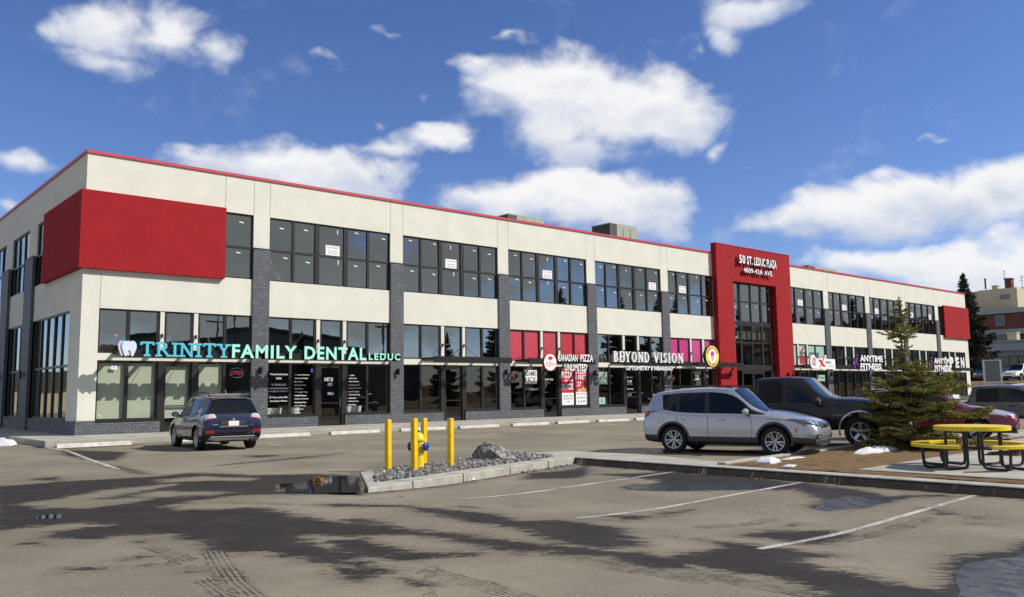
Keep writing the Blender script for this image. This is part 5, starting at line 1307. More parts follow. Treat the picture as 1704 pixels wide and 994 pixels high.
        pm = bpy.data.meshes.new(name); nb_.to_mesh(pm); nb_.free(); pm.materials.append(M[m_]); p_ = bpy.data.objects.new(name, pm); COL.objects.link(p_); p_.parent = parent or root; return p_
    def seam(P, d, wd=.009, m_='plastic_black'):
        mb_ = MB(); pr = None; pts = []
        for a, c2 in zip(P[:-1], P[1:]):
            k = max(1, int(math.hypot(c2[0] - a[0], c2[1] - a[1]) / .07))
            for j in range(k): pts.append(Vector((a[0] + (c2[0] - a[0]) * j / k, a[1] + (c2[1] - a[1]) * j / k)))
        pts.append(Vector(P[-1]))
        for i, p in enumerate(pts):
            t_ = (pts[min(i + 1, len(pts) - 1)] - pts[max(i - 1, 0)]).normalized(); s_ = Vector((-t_.y, t_.x)) * wd / 2; cur = []
            for q in (p + s_, p - s_):
                if d in 'LR': s = 1 if d == 'L' else -1; h = bvh.ray_cast(Vector((q.x, s * 3, q.y)), Vector((0, -s, 0)))
                elif d in 'FB': s = 1 if d == 'F' else -1; h = bvh.ray_cast(Vector((s * 5, q.x, q.y)), Vector((-s, 0, 0)))
                else: h = bvh.ray_cast(Vector((q.x, q.y, 4)), Vector((0, 0, -1)))
                if h[0] is None: cur = None; break
                cur.append(mb_.b.verts.new(h[0] + h[1] * .003))
            if pr and cur: mb_._f([pr[0], pr[1], cur[1], cur[0]])
            pr = cur
        return mb_
    # wheels
    def wheel(x, s, steer=0.):
        r_ = sp['r']; wq = sp.get('tw', .22); rr = r_ * sp.get('rimf', .68)
        Mx = Matrix.Rotation(-s * PI / 2, 4, 'X')       # local +z -> outward
        mb_ = MB(); h = wq / 2
        mb_.lathe([(rr * .96, -h), (r_ * .93, -h), (r_ * .985, -h * .82), (r_, -h * .5), (r_, h * .5), (r_ * .985, h * .80), (r_ * .95, h * .98), (r_ * .80, h * 1.02), (rr * 1.02, h * .90), (rr * .98, h * .80)], 40, Mx)
        wo_ = mb_.build('wheel', 'rubber', root, smooth=True); wo_.location = (x, s * (W2 - wq / 2 - sp.get('inset', .02)), r_); wo_.rotation_euler = (0, 0, steer)
        mb_ = MB(); mb_.use('alloy').lathe([(rr * .97, -h * .6), (rr * .97, h * .78), (rr * 1.0, h * .86), (rr * .93, h * .84), (rr * .90, h * .6), (rr * .88, -h * .3)], 40, Mx)
        ns = sp.get('spokes', 10); sw_ = sp.get('spw', .10)
        for k in range(ns):
            a = 2 * PI * k / ns + sp.get('spo', 0) + (sp.get('pair', 0) * (1 if k % 2 else -1))
            ca_, sa_ = math.cos(a), math.sin(a)
            for (w0, w1, r0, r1) in ((sw_ * .75, sw_, .14, .93),):
                q = [(r0 * rr, -w0 * rr), (r1 * rr, -w1 * rr), (r1 * rr, w1 * rr), (r0 * rr, w0 * rr)]
                hz_ = [h * .50, h * .78, h * .78, h * .50]
                top = [mb_.b.verts.new(Mx @ Vector((u * ca_ - v * sa_, u * sa_ + v * ca_, zz))) for (u, v), zz in zip(q, hz_)]; bot = [mb_.b.verts.new(Mx @ Vector((u * ca_ - v * sa_, u * sa_ + v * ca_, zz - .035))) for (u, v), zz in zip(q, hz_)]
                mb_._f(top); mb_._f(bot[::-1])
                for i2 in range(4): mb_._f([top[i2], bot[i2], bot[(i2 + 1) % 4], top[(i2 + 1) % 4]])
        mb_.lathe([(rr * .24, h * .3), (rr * .22, h * .56), (rr * .12, h * .62), (.001, h * .62)], 20, Mx)
        mb_.use('disc').lathe([(rr * .86, -h * .05), (.001, -h * .02)], 30, Mx)
        mb_.use('alloy_dark')
        for k in range(5):
            a = 2 * PI * k / 5 + .3; mb_.lathe([(.012, h * .5), (.012, h * .66), (.001, h * .67)], 6, Mx @ Matrix.Translation((rr * .17 * math.cos(a), rr * .17 * math.sin(a), 0)))
        mb_.build('rim', 'alloy', wo_, smooth=False)
    for wx in (sp['rear_axle'], sp['front_axle']):
        for s in (-1, 1): wheel(wx, s, sp.get('steer', 0) if wx > 0 else 0)
    # arch trims
    if sp.get('arch', 1):
        for wx in (sp['rear_axle'], sp['front_axle']):
            for s in (-1, 1):
                mb_ = MB(); ra = sp['r'] + sp.get('gap', .055) - .004; rb = ra + sp.get('archw', .055); n = 26; pr = None
                for k in range(n + 1):
                    a = R(-14 + 208 * k / n); cur = []
                    for rr_, oo in ((ra, -.05), (ra, .012), (rb, .008), (rb, -.03)):
                        x, z = wx + rr_ * math.cos(a), sp['r'] + .02 + rr_ * math.sin(a); z = max(z, .16)
                        h = bvh.ray_cast(Vector((x, s * 3, z)), Vector((0, -s, 0))); y = h[0].y if h[0] is not None and abs(h[0].y) > W2 * .8 else s * (W2 - .03)
                        cur.append(mb_.b.verts.new((x, y + s * oo, z)))
                    if pr:
                        for q in range(3): mb_._f([pr[q], pr[q + 1], cur[q + 1], cur[q]])
                    pr = cur
                mb_.build('wheel_arch', sp.get('archm', sp.get('clad', 'plastic_grey')), root, smooth=True)
    sp['extra'](root, patch, seam, bvh) if sp.get('extra') else None
    bpy.data.meshes.remove(solid)
    return root
def mirror_(root, x, y, z, m_, w_=.24, h=.17, dd=.11):
    for s in (-1, 1):
        mb = MB(); n = 10; rings = []
        mb.lathe([(.001, -dd * .5), (w_ * .38, -dd * .5), (w_ * .5, -dd * .1), (w_ * .42, dd * .4), (w_ * .2, dd * .62), (.001, dd * .66)], 14, Matrix.Translation((x, s * (y + w_ * .45), z)) @ Matrix.Diagonal((1, 1, h / w_, 1)) @ Matrix.Rotation(PI / 2, 4, 'Y'))
        o = mb.build('mirror', m_, root, smooth=True)
        mb = MB(); mb.box(x - .04, x + .05, s * (y - .06) if s > 0 else -(y + w_ * .2), s * (y + w_ * .2) if s > 0 else -(y - .06), z - h * .45, z - h * .2); mb.build('arm', 'plastic_black', o)
        mb = MB(); mb.lathe([(.001, -dd * .52), (w_ * .35, -dd * .52)], 14, Matrix.Translation((x, s * (y + w_ * .45), z)) @ Matrix.Diagonal((1, 1, h / w_, 1)) @ Matrix.Rotation(PI / 2, 4, 'Y')); mb.build('mirror_glass', 'chrome', o)
def handles(root, bvh, xs_, z, m_, d=('L', 'R')):
    for x in xs_:
        for s in (1, -1):
            h = bvh.ray_cast(Vector((x, s * 3, z)), Vector((0, -s, 0))); y = h[0].y if h[0] is not None else s * .9
            mb = MB(); mb.tube([(x - .09, y, z), (x - .075, y + s * .035, z + .004), (x + .07, y + s * .035, z + .008), (x + .09, y, z + .008)], .015, 6); mb.build('door_handle', m_, root, smooth=True)
def both(fn, P, *a, **k):
    for d in ('L', 'R'): fn(a[0], P, d, *a[1:], **k)

# ---------------------------------------------------------------- compact SUV (silver)
def C(xl, xb, xt, zl, zb, zt, yl, yb, yt, cr=.03, **k): k['p'] = (xl, xb, xt, zl, zb, zt, yl, yb, yt, cr); return k
def suv_cols(x0=-2.17, xf=2.33, zb=.98, ztop=1.64, W2=.895, ws=1.03, wt=.28, rear_t=-1.93, nose=.86, low='c', hood=1.06, bx0=-.42):
    return [
        C(x0 + .10, x0 + .04, x0 + .04, .34, .52, .60, W2 - .20, W2 - .20, W2 - .30, 0., low='c'),
        C(x0 + .02, x0 - .02, x0 - .02, .30, .62, .70, W2 - .11, W2 - .12, W2 - .24, 0., low='c'),
        C(x0 + .08, x0 + .04, x0 + .02, .27, .88, .95, W2 - .03, W2 - .08, W2 - .16, .0, low='c'),
        C(x0 + .22, x0 + .14, x0 + .06, .25, zb + .03, zb + .09, W2 - .005, W2 - .045, W2 - .14, .01, top='g', cab=0),
        C(x0 + .42, x0 + .36, rear_t, .24, zb + .05, ztop - .11, W2, W2 - .035, W2 - .31, .02, cab=1),
        C(x0 + .62, x0 + .60, rear_t + .26, .23, zb + .09, ztop - .055, W2, W2 - .03, W2 - .28, .03, cab=1, side='g'),
        C(-1.20, -1.20, -1.22, .22, zb + .02, ztop - .015, W2, W2 - .025, W2 - .255, .033, cab=1, side='k'),
        C(-1.145, -1.145, -1.165, .22, zb + .018, ztop - .01, W2, W2 - .025, W2 - .255, .033, cab=1, side='g'),
        C(-.80, -.80, -.80, .22, zb, ztop, W2, W2 - .025, W2 - .25, .035, cab=1, side='g'),
        C(bx0 - .02, bx0 - .02, bx0 - .03, .22, zb - .01, ztop + .012, W2, W2 - .025, W2 - .245, .035, cab=1, side='k'),
        C(bx0 + .09, bx0 + .09, bx0 + .04, .22, zb - .01, ztop + .012, W2, W2 - .025, W2 - .245, .035, cab=1, side='g'),
        C(.35, .42, wt, .22, zb - .02, ztop - .02, W2, W2 - .03, W2 - .26, .035, cab=1, side='g', top='g'),
        C(.84, ws - .14, ws - .32, .22, zb - .03, zb + .22, W2, W2 - .035, W2 - .14, .03, cab=1, side='k', top='g'),
        C(.98, ws + .02, ws + .06, .23, zb - .03, hood, W2, W2 - .05, W2 - .20, .03),
        C(1.35, 1.35, 1.40, .24, zb - .06, hood - .03, W2, W2 - .06, W2 - .22, .03),
        C(1.72, 1.72, 1.75, .25, nose - .02, hood - .11, W2 - .02, W2 - .09, W2 - .27, .02),
        C(xf - .22, xf - .22, xf - .20, .24, nose - .12, nose, W2 - .05, W2 - .10, W2 - .30, .01),
        C(xf - .08, xf - .06, xf - .05, .23, .62, .74, W2 - .12, W2 - .15, W2 - .32, .0),
        C(xf - .04, xf, xf, .23, .44, .54, W2 - .20, W2 - .22, W2 - .38, .0)]
def extra_silver(root, patch, seam, bvh):
    for s in (1, -1):
        patch('headlight', [(s * .36, .72), (s * .60, .70), (s * .78, .76), (s * .83, .86), (s * .74, .87), (s * .40, .79)], 'F', 'lens_dark', .012, depth=.02)
        hl = patch('headlight_reflector', [(s * .44, .73), (s * .52, .72), (s * .55, .79), (s * .46, .78)], 'F', 'lens_clear', .018); patch('headlight_reflector', [(s * .62, .735), (s * .71, .75), (s * .71, .83), (s * .63, .81)], 'F', 'lens_clear', .018)
        patch('headlight_wing', [(1.60, .88), (1.96, .75), (2.06, .70), (1.98, .84), (1.78, .88)], 'L' if s > 0 else 'R', 'lens_dark', .010)
        patch('taillight', [(s * .50, .93), (s * .84, .90), (s * .84, 1.07), (s * .56, 1.07)], 'B', 'lens_red', .012, depth=.02); patch('taillight_wing', [(-2.22, .92), (-2.0, .93), (-1.92, 1.05), (-2.18, 1.07)], 'L' if s > 0 else 'R', 'lens_red', .010)
        patch('fog_recess', [(s * .42, .40), (s * .76, .40), (s * .78, .50), (s * .66, .53), (s * .42, .49)], 'F', 'plastic_black', .010)
        patch('fog_lamp', [(s * .60 + .05 * math.cos(a), .46 + .04 * math.sin(a)) for a in np.linspace(0, 6.28, 13)[:-1]], 'F', 'lens_clear', .018, res=.03)
        patch('side_marker', [(1.79, .56), (1.85, .54), (1.86, .66), (1.80, .67)], 'L' if s > 0 else 'R', 'lens_orange', .008)
        d = 'L' if s > 0 else 'R'
        for P in ([(-.36, .95), (-.36, .36)], [(.72, .95), (.78, .70), (.74, .36)], [(-1.20, .98), (-1.18, .80), (-1.00, .62), (-.96, .36)], [(1.06, 1.0), (1.10, .88), (1.6, .86)]):
            seam(P, d).build('panel_gap', 'plastic_black', root)
        mb = MB(); y = s * .60
        mb.tube([(-1.72, y, 1.60), (-1.62, y, 1.685), (-1.2, y, 1.705), (-.3, y, 1.712), (.08, y, 1.695), (.22, y, 1.64)], .018, 8); mb.build('roof_rail', 'plastic_black', root, smooth=True)
    seam([(-1.62 + .085 * math.cos(a), .86 + .09 * math.sin(a)) for a in np.linspace(0, 6.28, 20)], 'R', .006).build('fuel_flap', 'plastic_black', root)
    g = patch('grille', [(-.36, .66), (.36, .66), (.38, .72), (.36, .80), (-.36, .80), (-.38, .72)], 'F', 'plastic_black', .012)
    for z in (.69, .73, .77): patch('grille_bar', [(-.34, z - .010), (.34, z - .010), (.34, z + .010), (-.34, z + .010)], 'F', 'chrome', .024, parent=g)
    patch('badge', [(.075 * math.cos(a), .73 + .075 * math.sin(a)) for a in np.linspace(0, 6.28, 17)[:-1]], 'F', 'chrome', .035, res=.03)
    patch('front_plate', [(-.16, .47), (.16, .47), (.16, .57), (-.16, .57)], 'F', 'paint_silver', .01)
    patch('lower_grille', [(-.62, .28), (.62, .28), (.66, .36), (-.66, .36)], 'F', 'plastic_black', .010)
    patch('sunroof', [(-.75, -.38), (.08, -.38), (.08, .38), (-.75, .38)], 'T', 'tint_glass', .005)
    patch('rear_plate', [(-.16, .62), (.16, .62), (.16, .76), (-.16, .76)], 'B', 'plate', .012)
    mb = MB(); mb.tube([(1.18, -.5, 1.075), (1.0, .1, 1.14)], .01, 5); mb.build('wiper', 'plastic_black', root)
    mirror_(root, .66, .90, 1.06, 'paint_silver'); handles(root, bvh, (-1.02, .0), .86, 'silver_trim')
SILVER = dict(W=1.81, cols=suv_cols(), paint='paint_silver', rear_axle=-1.30, front_axle=1.30, r=.345, spokes=10, pair=.10, spw=.07, steer=R(4), extra=extra_silver, clad='plastic_grey')
hs_ = (.385, -.923)
vehicle('suv', 'silver compact SUV with black lower cladding parked at the grass edge', 'suv', (10.0, -22.55, 0), R(-74), SILVER)

# ---------------------------------------------------------------- navy SUV, seen from behind
def extra_navy(root, patch, seam, bvh):
    for s in (1, -1):
        d = 'L' if s > 0 else 'R'
        patch('taillight', [(s * .50, .97), (s * .86, .88), (s * .87, 1.05), (s * .64, 1.09), (s * .56, 1.08)], 'B', 'lens_clear', .014, depth=.02); patch('taillight_wing', [(-2.24, .92), (-1.95, .98), (-1.92, 1.05), (-2.2, 1.08)], d, 'lens_clear', .010)
        patch('taillight_insert', [(s * .60, .94), (s * .80, .90), (s * .80, .94), (s * .62, .97)], 'B', 'lens_red', .020)
        patch('rear_reflector', [(s * .56, .53), (s * .80, .53), (s * .82, .61), (s * .58, .60)], 'B', 'lens_red', .012)
        patch('headlight', [(s * .42, .70), (s * .78, .72), (s * .80, .86), (s * .46, .80)], 'F', 'lens_clear', .012)
        for P in ([(-.36, .95), (-.36, .36)], [(.72, .95), (.78, .70), (.74, .36)], [(-1.20, .98), (-1.18, .80), (-1.00, .62), (-.96, .36)]): seam(P, d).build('panel_gap', 'plastic_black', root)
        mb = MB(); y = s * .62; mb.tube([(-1.78, y, 1.60), (-1.66, y, 1.70), (-1.2, y, 1.725), (-.3, y, 1.73), (.08, y, 1.71), (.22, y, 1.65)], .02, 8); mb.build('roof_rail', 'plastic_black', root, smooth=True)
    patch('plate_recess', [(-.44, .70), (.44, .70), (.34, .88), (-.34, .88)], 'B', 'paint_darkgrey', .006); patch('chrome_bar', [(-.42, .70), (.42, .70), (.41, .72), (-.41, .72)], 'B', 'silver_trim', .012)
    rp = patch('rear_plate', [(-.155, .73), (.155, .73), (.155, .87), (-.155, .87)], 'B', 'plate', .016)
    patch('badge', [(-.05, .895), (.05, .895), (.0, .97)], 'B', 'chrome', .016, res=.03)
    for q in ([(-.62, .74), (-.44, .74), (-.44, .76), (-.62, .76)], [(.46, .76), (.62, .76), (.62, .78), (.46, .78)]): patch('model_lettering', q, 'B', 'chrome', .012)
    patch('bumper_strip', [(-.66, .40), (.66, .40), (.66, .425), (-.66, .425)], 'B', 'silver_trim', .012); patch('rear_diffuser', [(-.62, .30), (.62, .30), (.66, .39), (-.66, .39)], 'B', 'plastic_black', .008)
    seam([(-.62, 1.0), (-.60, .66), (-.52, .60), (.52, .60), (.60, .66), (.62, 1.0)], 'B').build('panel_gap', 'plastic_black', root)
    mb = MB()
    for yy in (-.52, -.64): mb.lathe([(.035, 0), (.035, .2), (.026, .2), (.026, 0)], 12, Matrix.Translation((-2.12, yy, .31)) @ Matrix.Rotation(-PI / 2, 4, 'Y'))
    mb.build('tailpipe', 'chrome', root); mb = MB(); mb.tube([(-2.12, .0, 1.08), (-2.10, -.36, 1.12)], .012, 5); mb.build('wiper', 'plastic_black', root)
    mb = MB(); mb.prism([(-2.02, 1.60), (-1.80, 1.66), (-1.78, 1.69), (-2.06, 1.63)], -.52, .52, lambda u, v, d_: (u, d_, v)); mb.build('spoiler', 'paint_navy', root, bevel=.008)
    mirror_(root, .66, .90, 1.06, 'plastic_black'); handles(root, bvh, (-1.02, .0), .90, 'paint_navy')
NAVY = dict(W=1.80, cols=suv_cols(), paint='paint_navy', rear_axle=-1.33, front_axle=1.33, r=.35, spokes=14, spw=.05, arch=1, archw=.04, archm='paint_navy', clad='paint_navy', extra=extra_navy)
vehicle('suv', 'dark blue SUV with tinted rear glass parked nose in at the clinic', 'suv', (1.90, -8.5, 0), R(84), NAVY)

# ---------------------------------------------------------------- pickup trucks
def pickup_cols(L0=-2.95, L1=2.80, zb=1.13, ztop=1.88, W2=.99, wt=.22, ws=.98, cabr=-1.62, hood=1.28, bed=1.12, bp=-.45):
    return [
        C(L0 + .05, L0, L0, .50, .80, .86, W2 - .12, W2 - .12, W2 - .2, 0, low='k'),
        C(L0 + .06, L0 + .04, L0 + .04, .48, bed - .03, bed, W2 - .04, W2 - .06, W2 - .14, 0, low='p'),
        C(L0 + .3, L0 + .3, L0 + .3, .46, bed - .01, bed + .02, W2, W2 - .03, W2 - .12, 0, low='p', top='k'),
        C(cabr - .14, cabr - .14, cabr - .14, .46, bed - .01, bed + .02, W2, W2 - .03, W2 - .12, 0, low='p', top='k'),
        C(cabr - .02, cabr - .02, cabr - .0, .46, zb - .01, bed + .04, W2, W2 - .03, W2 - .12, 0, low='p', top='t'),
        C(cabr + .06, cabr + .06, cabr + .18, .42, zb, ztop - .03, W2, W2 - .03, W2 - .25, .02, cab=1, low='p', side='p'),
        C(cabr + .24, cabr + .24, cabr + .34, .40, zb, ztop, W2, W2 - .03, W2 - .23, .03, cab=1, low='p', side='t'),
        C(bp - .05, bp - .05, bp - .05, .40, zb, ztop + .01, W2, W2 - .03, W2 - .22, .03, cab=1, low='p', side='k'),
        C(bp + .05, bp + .05, bp + .03, .40, zb, ztop + .01, W2, W2 - .03, W2 - .22, .03, cab=1, low='p', side='g'),
        C(.30, .36, wt, .40, zb - .01, ztop - .02, W2, W2 - .035, W2 - .24, .03, cab=1, low='p', side='g', top='g'),
        C(.80, ws - .12, ws - .30, .42, zb - .01, zb + .24, W2, W2 - .04, W2 - .15, .03, cab=1, low='p', side='k', top='g'),
        C(.95, ws + .02, ws + .06, .44, zb, hood, W2, W2 - .06, W2 - .22, .03, low='p'),
        C(1.5, 1.5, 1.5, .46, zb + .01, hood - .01, W2, W2 - .06, W2 - .22, .03, low='p'),
        C(2.2, 2.2, 2.2, .48, zb - .04, hood - .06, W2 - .01, W2 - .08, W2 - .24, .02, low='p'),
        C(L1 - .2, L1 - .2, L1 - .2, .48, zb - .14, zb - .02, W2 - .07, W2 - .12, W2 - .3, .0, low='k'),
        C(L1 - .06, L1 - .04, L1 - .04, .48, .78, .92, W2 - .13, W2 - .17, W2 - .32, .0, low='k'),
        C(L1, L1, L1, .48, .62, .72, W2 - .16, W2 - .2, W2 - .34, .0, low='k')]
def extra_truck(trim, badge, paint_, hx, hz, sp_shift=0.):
    def ex(root, patch, seam, bvh):
        for s in (1, -1):
            d = 'L' if s > 0 else 'R'
            patch('headlight', [(s * .62, .86), (s * .86, .84), (s * .88, 1.02), (s * .64, 1.04)], 'F', 'lens_clear', .012, depth=.02)
            for P in ([(-.46, 1.1), (-.46, .48)], [(.86, 1.1), (.90, .80), (.86, .48)], [(-1.46, 1.1), (-1.44, .80), (-1.30, .50)], [(-1.62, 1.1), (-1.62, .5)]): seam([(p[0] + (sp_shift if p[0] < 0 else 0), p[1]) for p in P], d, .011).build('panel_gap', 'rubber', root)
        g = patch('grille', [(-.56, .78), (.56, .78), (.56, 1.05), (-.56, 1.05)], 'F', 'plastic_black', .012)
        patch('front_bumper', [(-.86, .52), (.86, .52), (.86, .74), (-.86, .74)], 'F', 'chrome', .05, depth=.05)
        patch('taillight', [(.76, .8), (.9, .8), (.9, 1.05), (.76, 1.05)], 'B', 'lens_red', .012); patch('taillight', [(-.9, .8), (-.76, .8), (-.76, 1.05), (-.9, 1.05)], 'B', 'lens_red', .012)
        mirror_(root, .66, .98, 1.24, trim, .30, .26, .13); handles(root, bvh, hx, hz, trim)
        if badge:
            mb = MB(); mb.use('silver_trim'); y = bvh.ray_cast(Vector((1.15, -3, .88)), Vector((0, 1, 0)))[0].y - .004
            me = text_me(badge, .02, .04)
            for v in me.vertices: v.co = Vector((1.02 + v.co.x * .105, y - abs(v.co.z) * .3, .84 + v.co.y * .075))
            mb.add(me); mb.build('badge_lettering', 'silver_trim', root); bpy.data.meshes.remove(me)
            mb = MB(); mb.tube([(1.0, -.80, 1.25), (1.0, -.81, 1.62)], .006, 5); mb.build('antenna', 'plastic_black', root)
    return ex
TK = dict(W=2.04, cols=pickup_cols(L1=2.95, zb=1.16, ztop=1.93, W2=1.01, hood=1.33, cabr=-1.34, bp=-.30), paint='paint_black', rear_axle=-1.87, front_axle=1.70, r=.42, tw=.27, gap=.10, archw=.045, archm='silver_trim', spokes=5, spw=.17, rimf=.62, spo=.3, clad='plastic_black', extra=extra_truck('plastic_black', 'RAM  1500', 'paint_black', (-.95, .02), 1.02, .16))
vehicle('pickup_truck', 'black crew cab pickup with RAM badge parked behind the silver SUV', 'pickup', (13.98, -22.28, 0), R(-74), TK)
TK2 = dict(W=1.80, cols=pickup_cols(-2.75, 2.5, .98, 1.63, .90, .18, .92, -1.55, 1.10, .98), paint='paint_grey', rear_axle=-1.75, front_axle=1.55, r=.37, tw=.24, gap=.08, archw=.05, archm='plastic_black', spokes=6, spw=.12, clad='plastic_black', extra=extra_truck('plastic_black', '', 'paint_grey', (-1.1, -.12), .88))
vehicle('pickup_truck', 'grey brown crew cab pickup at the right edge behind the picnic table', 'pickup', (26.1, -23.9, 0), R(-74), TK2, lod=2)

# ---------------------------------------------------------------- maroon crossover behind the spruce
def extra_small(lens='lens_clear', paint_='paint_maroon'):
    def ex(root, patch, seam, bvh):
        for s in (1, -1):
            d = 'L' if s > 0 else 'R'
            patch('headlight', [(s * .40, .72), (s * .62, .70), (s * .82, .78), (s * .83, .87), (s * .72, .88), (s * .42, .80)], 'F', lens, .012, depth=.02); patch('headlight_wing', [(1.62, .90), (1.96, .75), (2.04, .72), (1.98, .86), (1.78, .90)], d, lens, .010)
            patch('taillight', [(s * .52, .90), (s * .84, .86), (s * .84, 1.06), (s * .58, 1.06)], 'B', 'lens_red', .012, depth=.02); patch('taillight_wing', [(-2.22, .90), (-2.0, .93), (-1.94, 1.05), (-2.18, 1.07)], d, 'lens_red', .010)
            for P in ([(-.36, .95), (-.36, .36)], [(.72, .95), (.78, .70), (.74, .36)], [(-1.20, .98), (-1.18, .80), (-1.00, .62), (-.96, .36)]): seam(P, d).build('panel_gap', 'plastic_black', root)
        g = patch('grille', [(-.34, .66), (.34, .66), (.38, .80), (-.38, .80)], 'F', 'plastic_black', .010); patch('grille_bar', [(-.34, .72), (.34, .72), (.34, .75), (-.34, .75)], 'F', 'chrome', .022, parent=g)
        patch('lower_grille', [(-.5, .34), (.5, .34), (.46, .50), (-.46, .50)], 'F', 'plastic_black', .010); patch('rear_plate', [(-.16, .62), (.16, .62), (.16, .76), (-.16, .76)], 'B', 'plate', .012)
        mirror_(root, .66, .88, 1.04, paint_); handles(root, bvh, (-1.02, .0), .86, paint_)
    return ex
MAR = dict(W=1.78, cols=suv_cols(ztop=1.50, W2=.88, hood=1.02, zb=.95), paint='paint_maroon', rear_axle=-1.30, front_axle=1.28, r=.33, spokes=7, arch=0, clad='paint_maroon', extra=extra_small())
vehicle('hatchback', 'maroon car with its nose showing between the spruce and the grey pickup', 'car', (18.1, -24.15, 0), R(-73), MAR)
FAR = 'cars parked beyond the far end of the building'
def far_suv(name, lab, loc, rz, paint_, ztop=1.70, cat='suv'):
    sp = dict(W=1.84, cols=suv_cols(ztop=ztop, W2=.91), paint=paint_, rear_axle=-1.32, front_axle=1.30, r=.36, spokes=6, spw=.12, arch=0, clad='plastic_black' if ztop > 1.6 else paint_, extra=extra_small(paint_=paint_)); return vehicle(name, lab, cat, loc, rz, sp, FAR, lod=2 if loc[0] < 60 else 1)
far_suv('suv', 'white SUV whose roof and windows show just above the grey pickup', (42.2, -20.0, .0), R(-72), 'paint_white', 1.72)
far_suv('hatchback', 'white hatchback seen from behind between the spruce and the grey pickup', (51.4, -9.6, 0), R(92), 'paint_white', 1.50, 'car')
far_suv('hatchback', 'dark car glimpsed through the right side of the spruce', (44.5, -9.6, 0), R(92), 'paint_darkgrey', 1.5, 'car')
far_suv('suv', 'white SUV on the upper lot right behind the sign board', (94.6, -1.6, 2.215), R(168), 'paint_white', 1.78)
far_suv('minivan', 'light silver minivan facing the camera on the upper lot at the right edge', (95.5, -5.2, 2.215), R(208), 'paint_lightsilver', 1.66, 'minivan')
far_suv('suv', 'dark SUV on the upper lot beside the corner of the plaza building', (95.5, 2.2, 2.215), R(185), 'paint_darkgrey', 1.72)

# ================================================================== CONIFERS
def spruce(name, label, loc, h, prof, seed, m_, n_br, twig=.09, dens=1., needle=.022, group=None, droop=.1, tr=.06, cat='tree', asym=None, nper=26):
    """prof: [(height fraction, branch reach)]; every twig carries its own needles"""
    rng = random.Random(seed); root = empty(name, loc, 0); tag(root, label, cat, group)
    mb = MB(); mb.tube([(mnoise.noise(Vector((seed, k, 0))) * .02 * h * .3, mnoise.noise(Vector((k, seed, 2))) * .02 * h * .3, h * k / 8) for k in range(9)], [tr * (1 - k / 8) + .008 for k in range(9)], 7); mb.build('trunk', 'bark', root, smooth=True)
    VS = []; FS = []; bb = MB()
    def add_needles(p, q, L_):
        d = (q - p); n = max(3, int(nper * d.length / twig * dens)); dn = d.normalized(); up = Vector((0, 0, 1)); e1 = dn.cross(up)
        if e1.length < .1: e1 = Vector((1, 0, 0))
        e1.normalize(); e2 = e1.cross(dn)
        for _ in range(n):
            t = rng.random(); a = rng.random() * 2 * PI; o = p + d * t; r_ = (e1 * math.cos(a) + e2 * math.sin(a)); tip = o + r_ * L_ * rng.uniform(.7, 1.15) + dn * L_ * .75; w_ = dn.cross(r_) * needle * .28
            k = len(VS); VS.extend((o - w_, o + w_, tip)); FS.append((k, k + 1, k + 2))
    for b_ in range(n_br):
        fz_ = rng.random() ** .9; z = .03 * h + fz_ * h * .96; reach = pw(z / h, prof) * (rng.uniform(.62, 1.08) if tr > .1 else rng.uniform(.5, 1.16))
        if reach < .03: continue
        a = rng.random() * 2 * PI
        if asym: reach *= 1 + asym[1] * math.cos(a - asym[0])
        d = Vector((math.cos(a), math.sin(a), 0)); ns = max(3, int(reach / .16)); P = []
        rise = rng.uniform(-.02, .10) - droop * (1 - z / h)
        for k in range(ns + 1):
            t = k / ns; P.append(Vector((0, 0, z)) + d * reach * t + Vector((0, 0, reach * (rise * t * 2 - droop * 1.2 * t * (1 - t) + .16 * t * t))) + mnoise.noise_vector(Vector((b_, k * .5, seed))) * .05 * reach)
        bb.tube(P, [.004 + tr * .20 * (1 - k / ns) for k in range(ns + 1)], 4, caps=False)
        side = Vector((-d.y, d.x, 0))
        step = twig * .62; L_ = reach; t = .10 * L_ + .03
        while t < L_:
            f = t / L_; i = min(int(f * ns), ns - 1); p = P[i].lerp(P[i + 1], f * ns - i); bl = min(.42, (1 - f) * .42 + .10) * reach * rng.uniform(.6, 1.1)
            bl = min(bl, .5)
            for s in (-1, 1):
                if rng.random() < .9:
                    q = p + (d * .62 + side * s * .78).normalized() * bl + Vector((0, 0, rng.uniform(-.25, .12) * bl)); add_needles(p, q, needle)
                    if bl > .22:
                        for g in (.35, .65):
                            if rng.random() < .8:
                                pp = p.lerp(q, g); add_needles(pp, pp + (d * .9 + side * s * .2).normalized() * bl * .45 + Vector((0, 0, rng.uniform(-.1, .1) * bl)), needle); add_needles(pp, pp + (side * s * .9 - d * .1).normalized() * bl * .35 + Vector((0, 0, rng.uniform(-.15, .05) * bl)), needle)
            t += step * rng.uniform(.8, 1.4)
        for i in range(ns): add_needles(P[i], P[i + 1], needle * 1.1) if i / ns > .35 else None
    add_needles(Vector((0, 0, h * .86)), Vector((0, 0, h * 1.0)), needle)
    bb.build('branches', 'bark', root, recalc=False)
    me = bpy.data.meshes.new('foliage'); A_ = np.array([tuple(v) for v in VS], dtype=np.float32); n = len(FS)
    me.vertices.add(len(A_)); me.vertices.foreach_set('co', A_.reshape(-1)); me.loops.add(n * 3); me.loops.foreach_set('vertex_index', np.arange(n * 3, dtype=np.int32)); me.polygons.add(n); me.polygons.foreach_set('loop_start', np.arange(0, n * 3, 3, dtype=np.int32)); me.polygons.foreach_set('loop_total', np.full(n, 3, dtype=np.int32)); me.update(calc_edges=True)
    me.materials.append(M[m_]); o = bpy.data.objects.new('foliage', me); COL.objects.link(o); o.parent = root; print(name, 'tris', n); return root
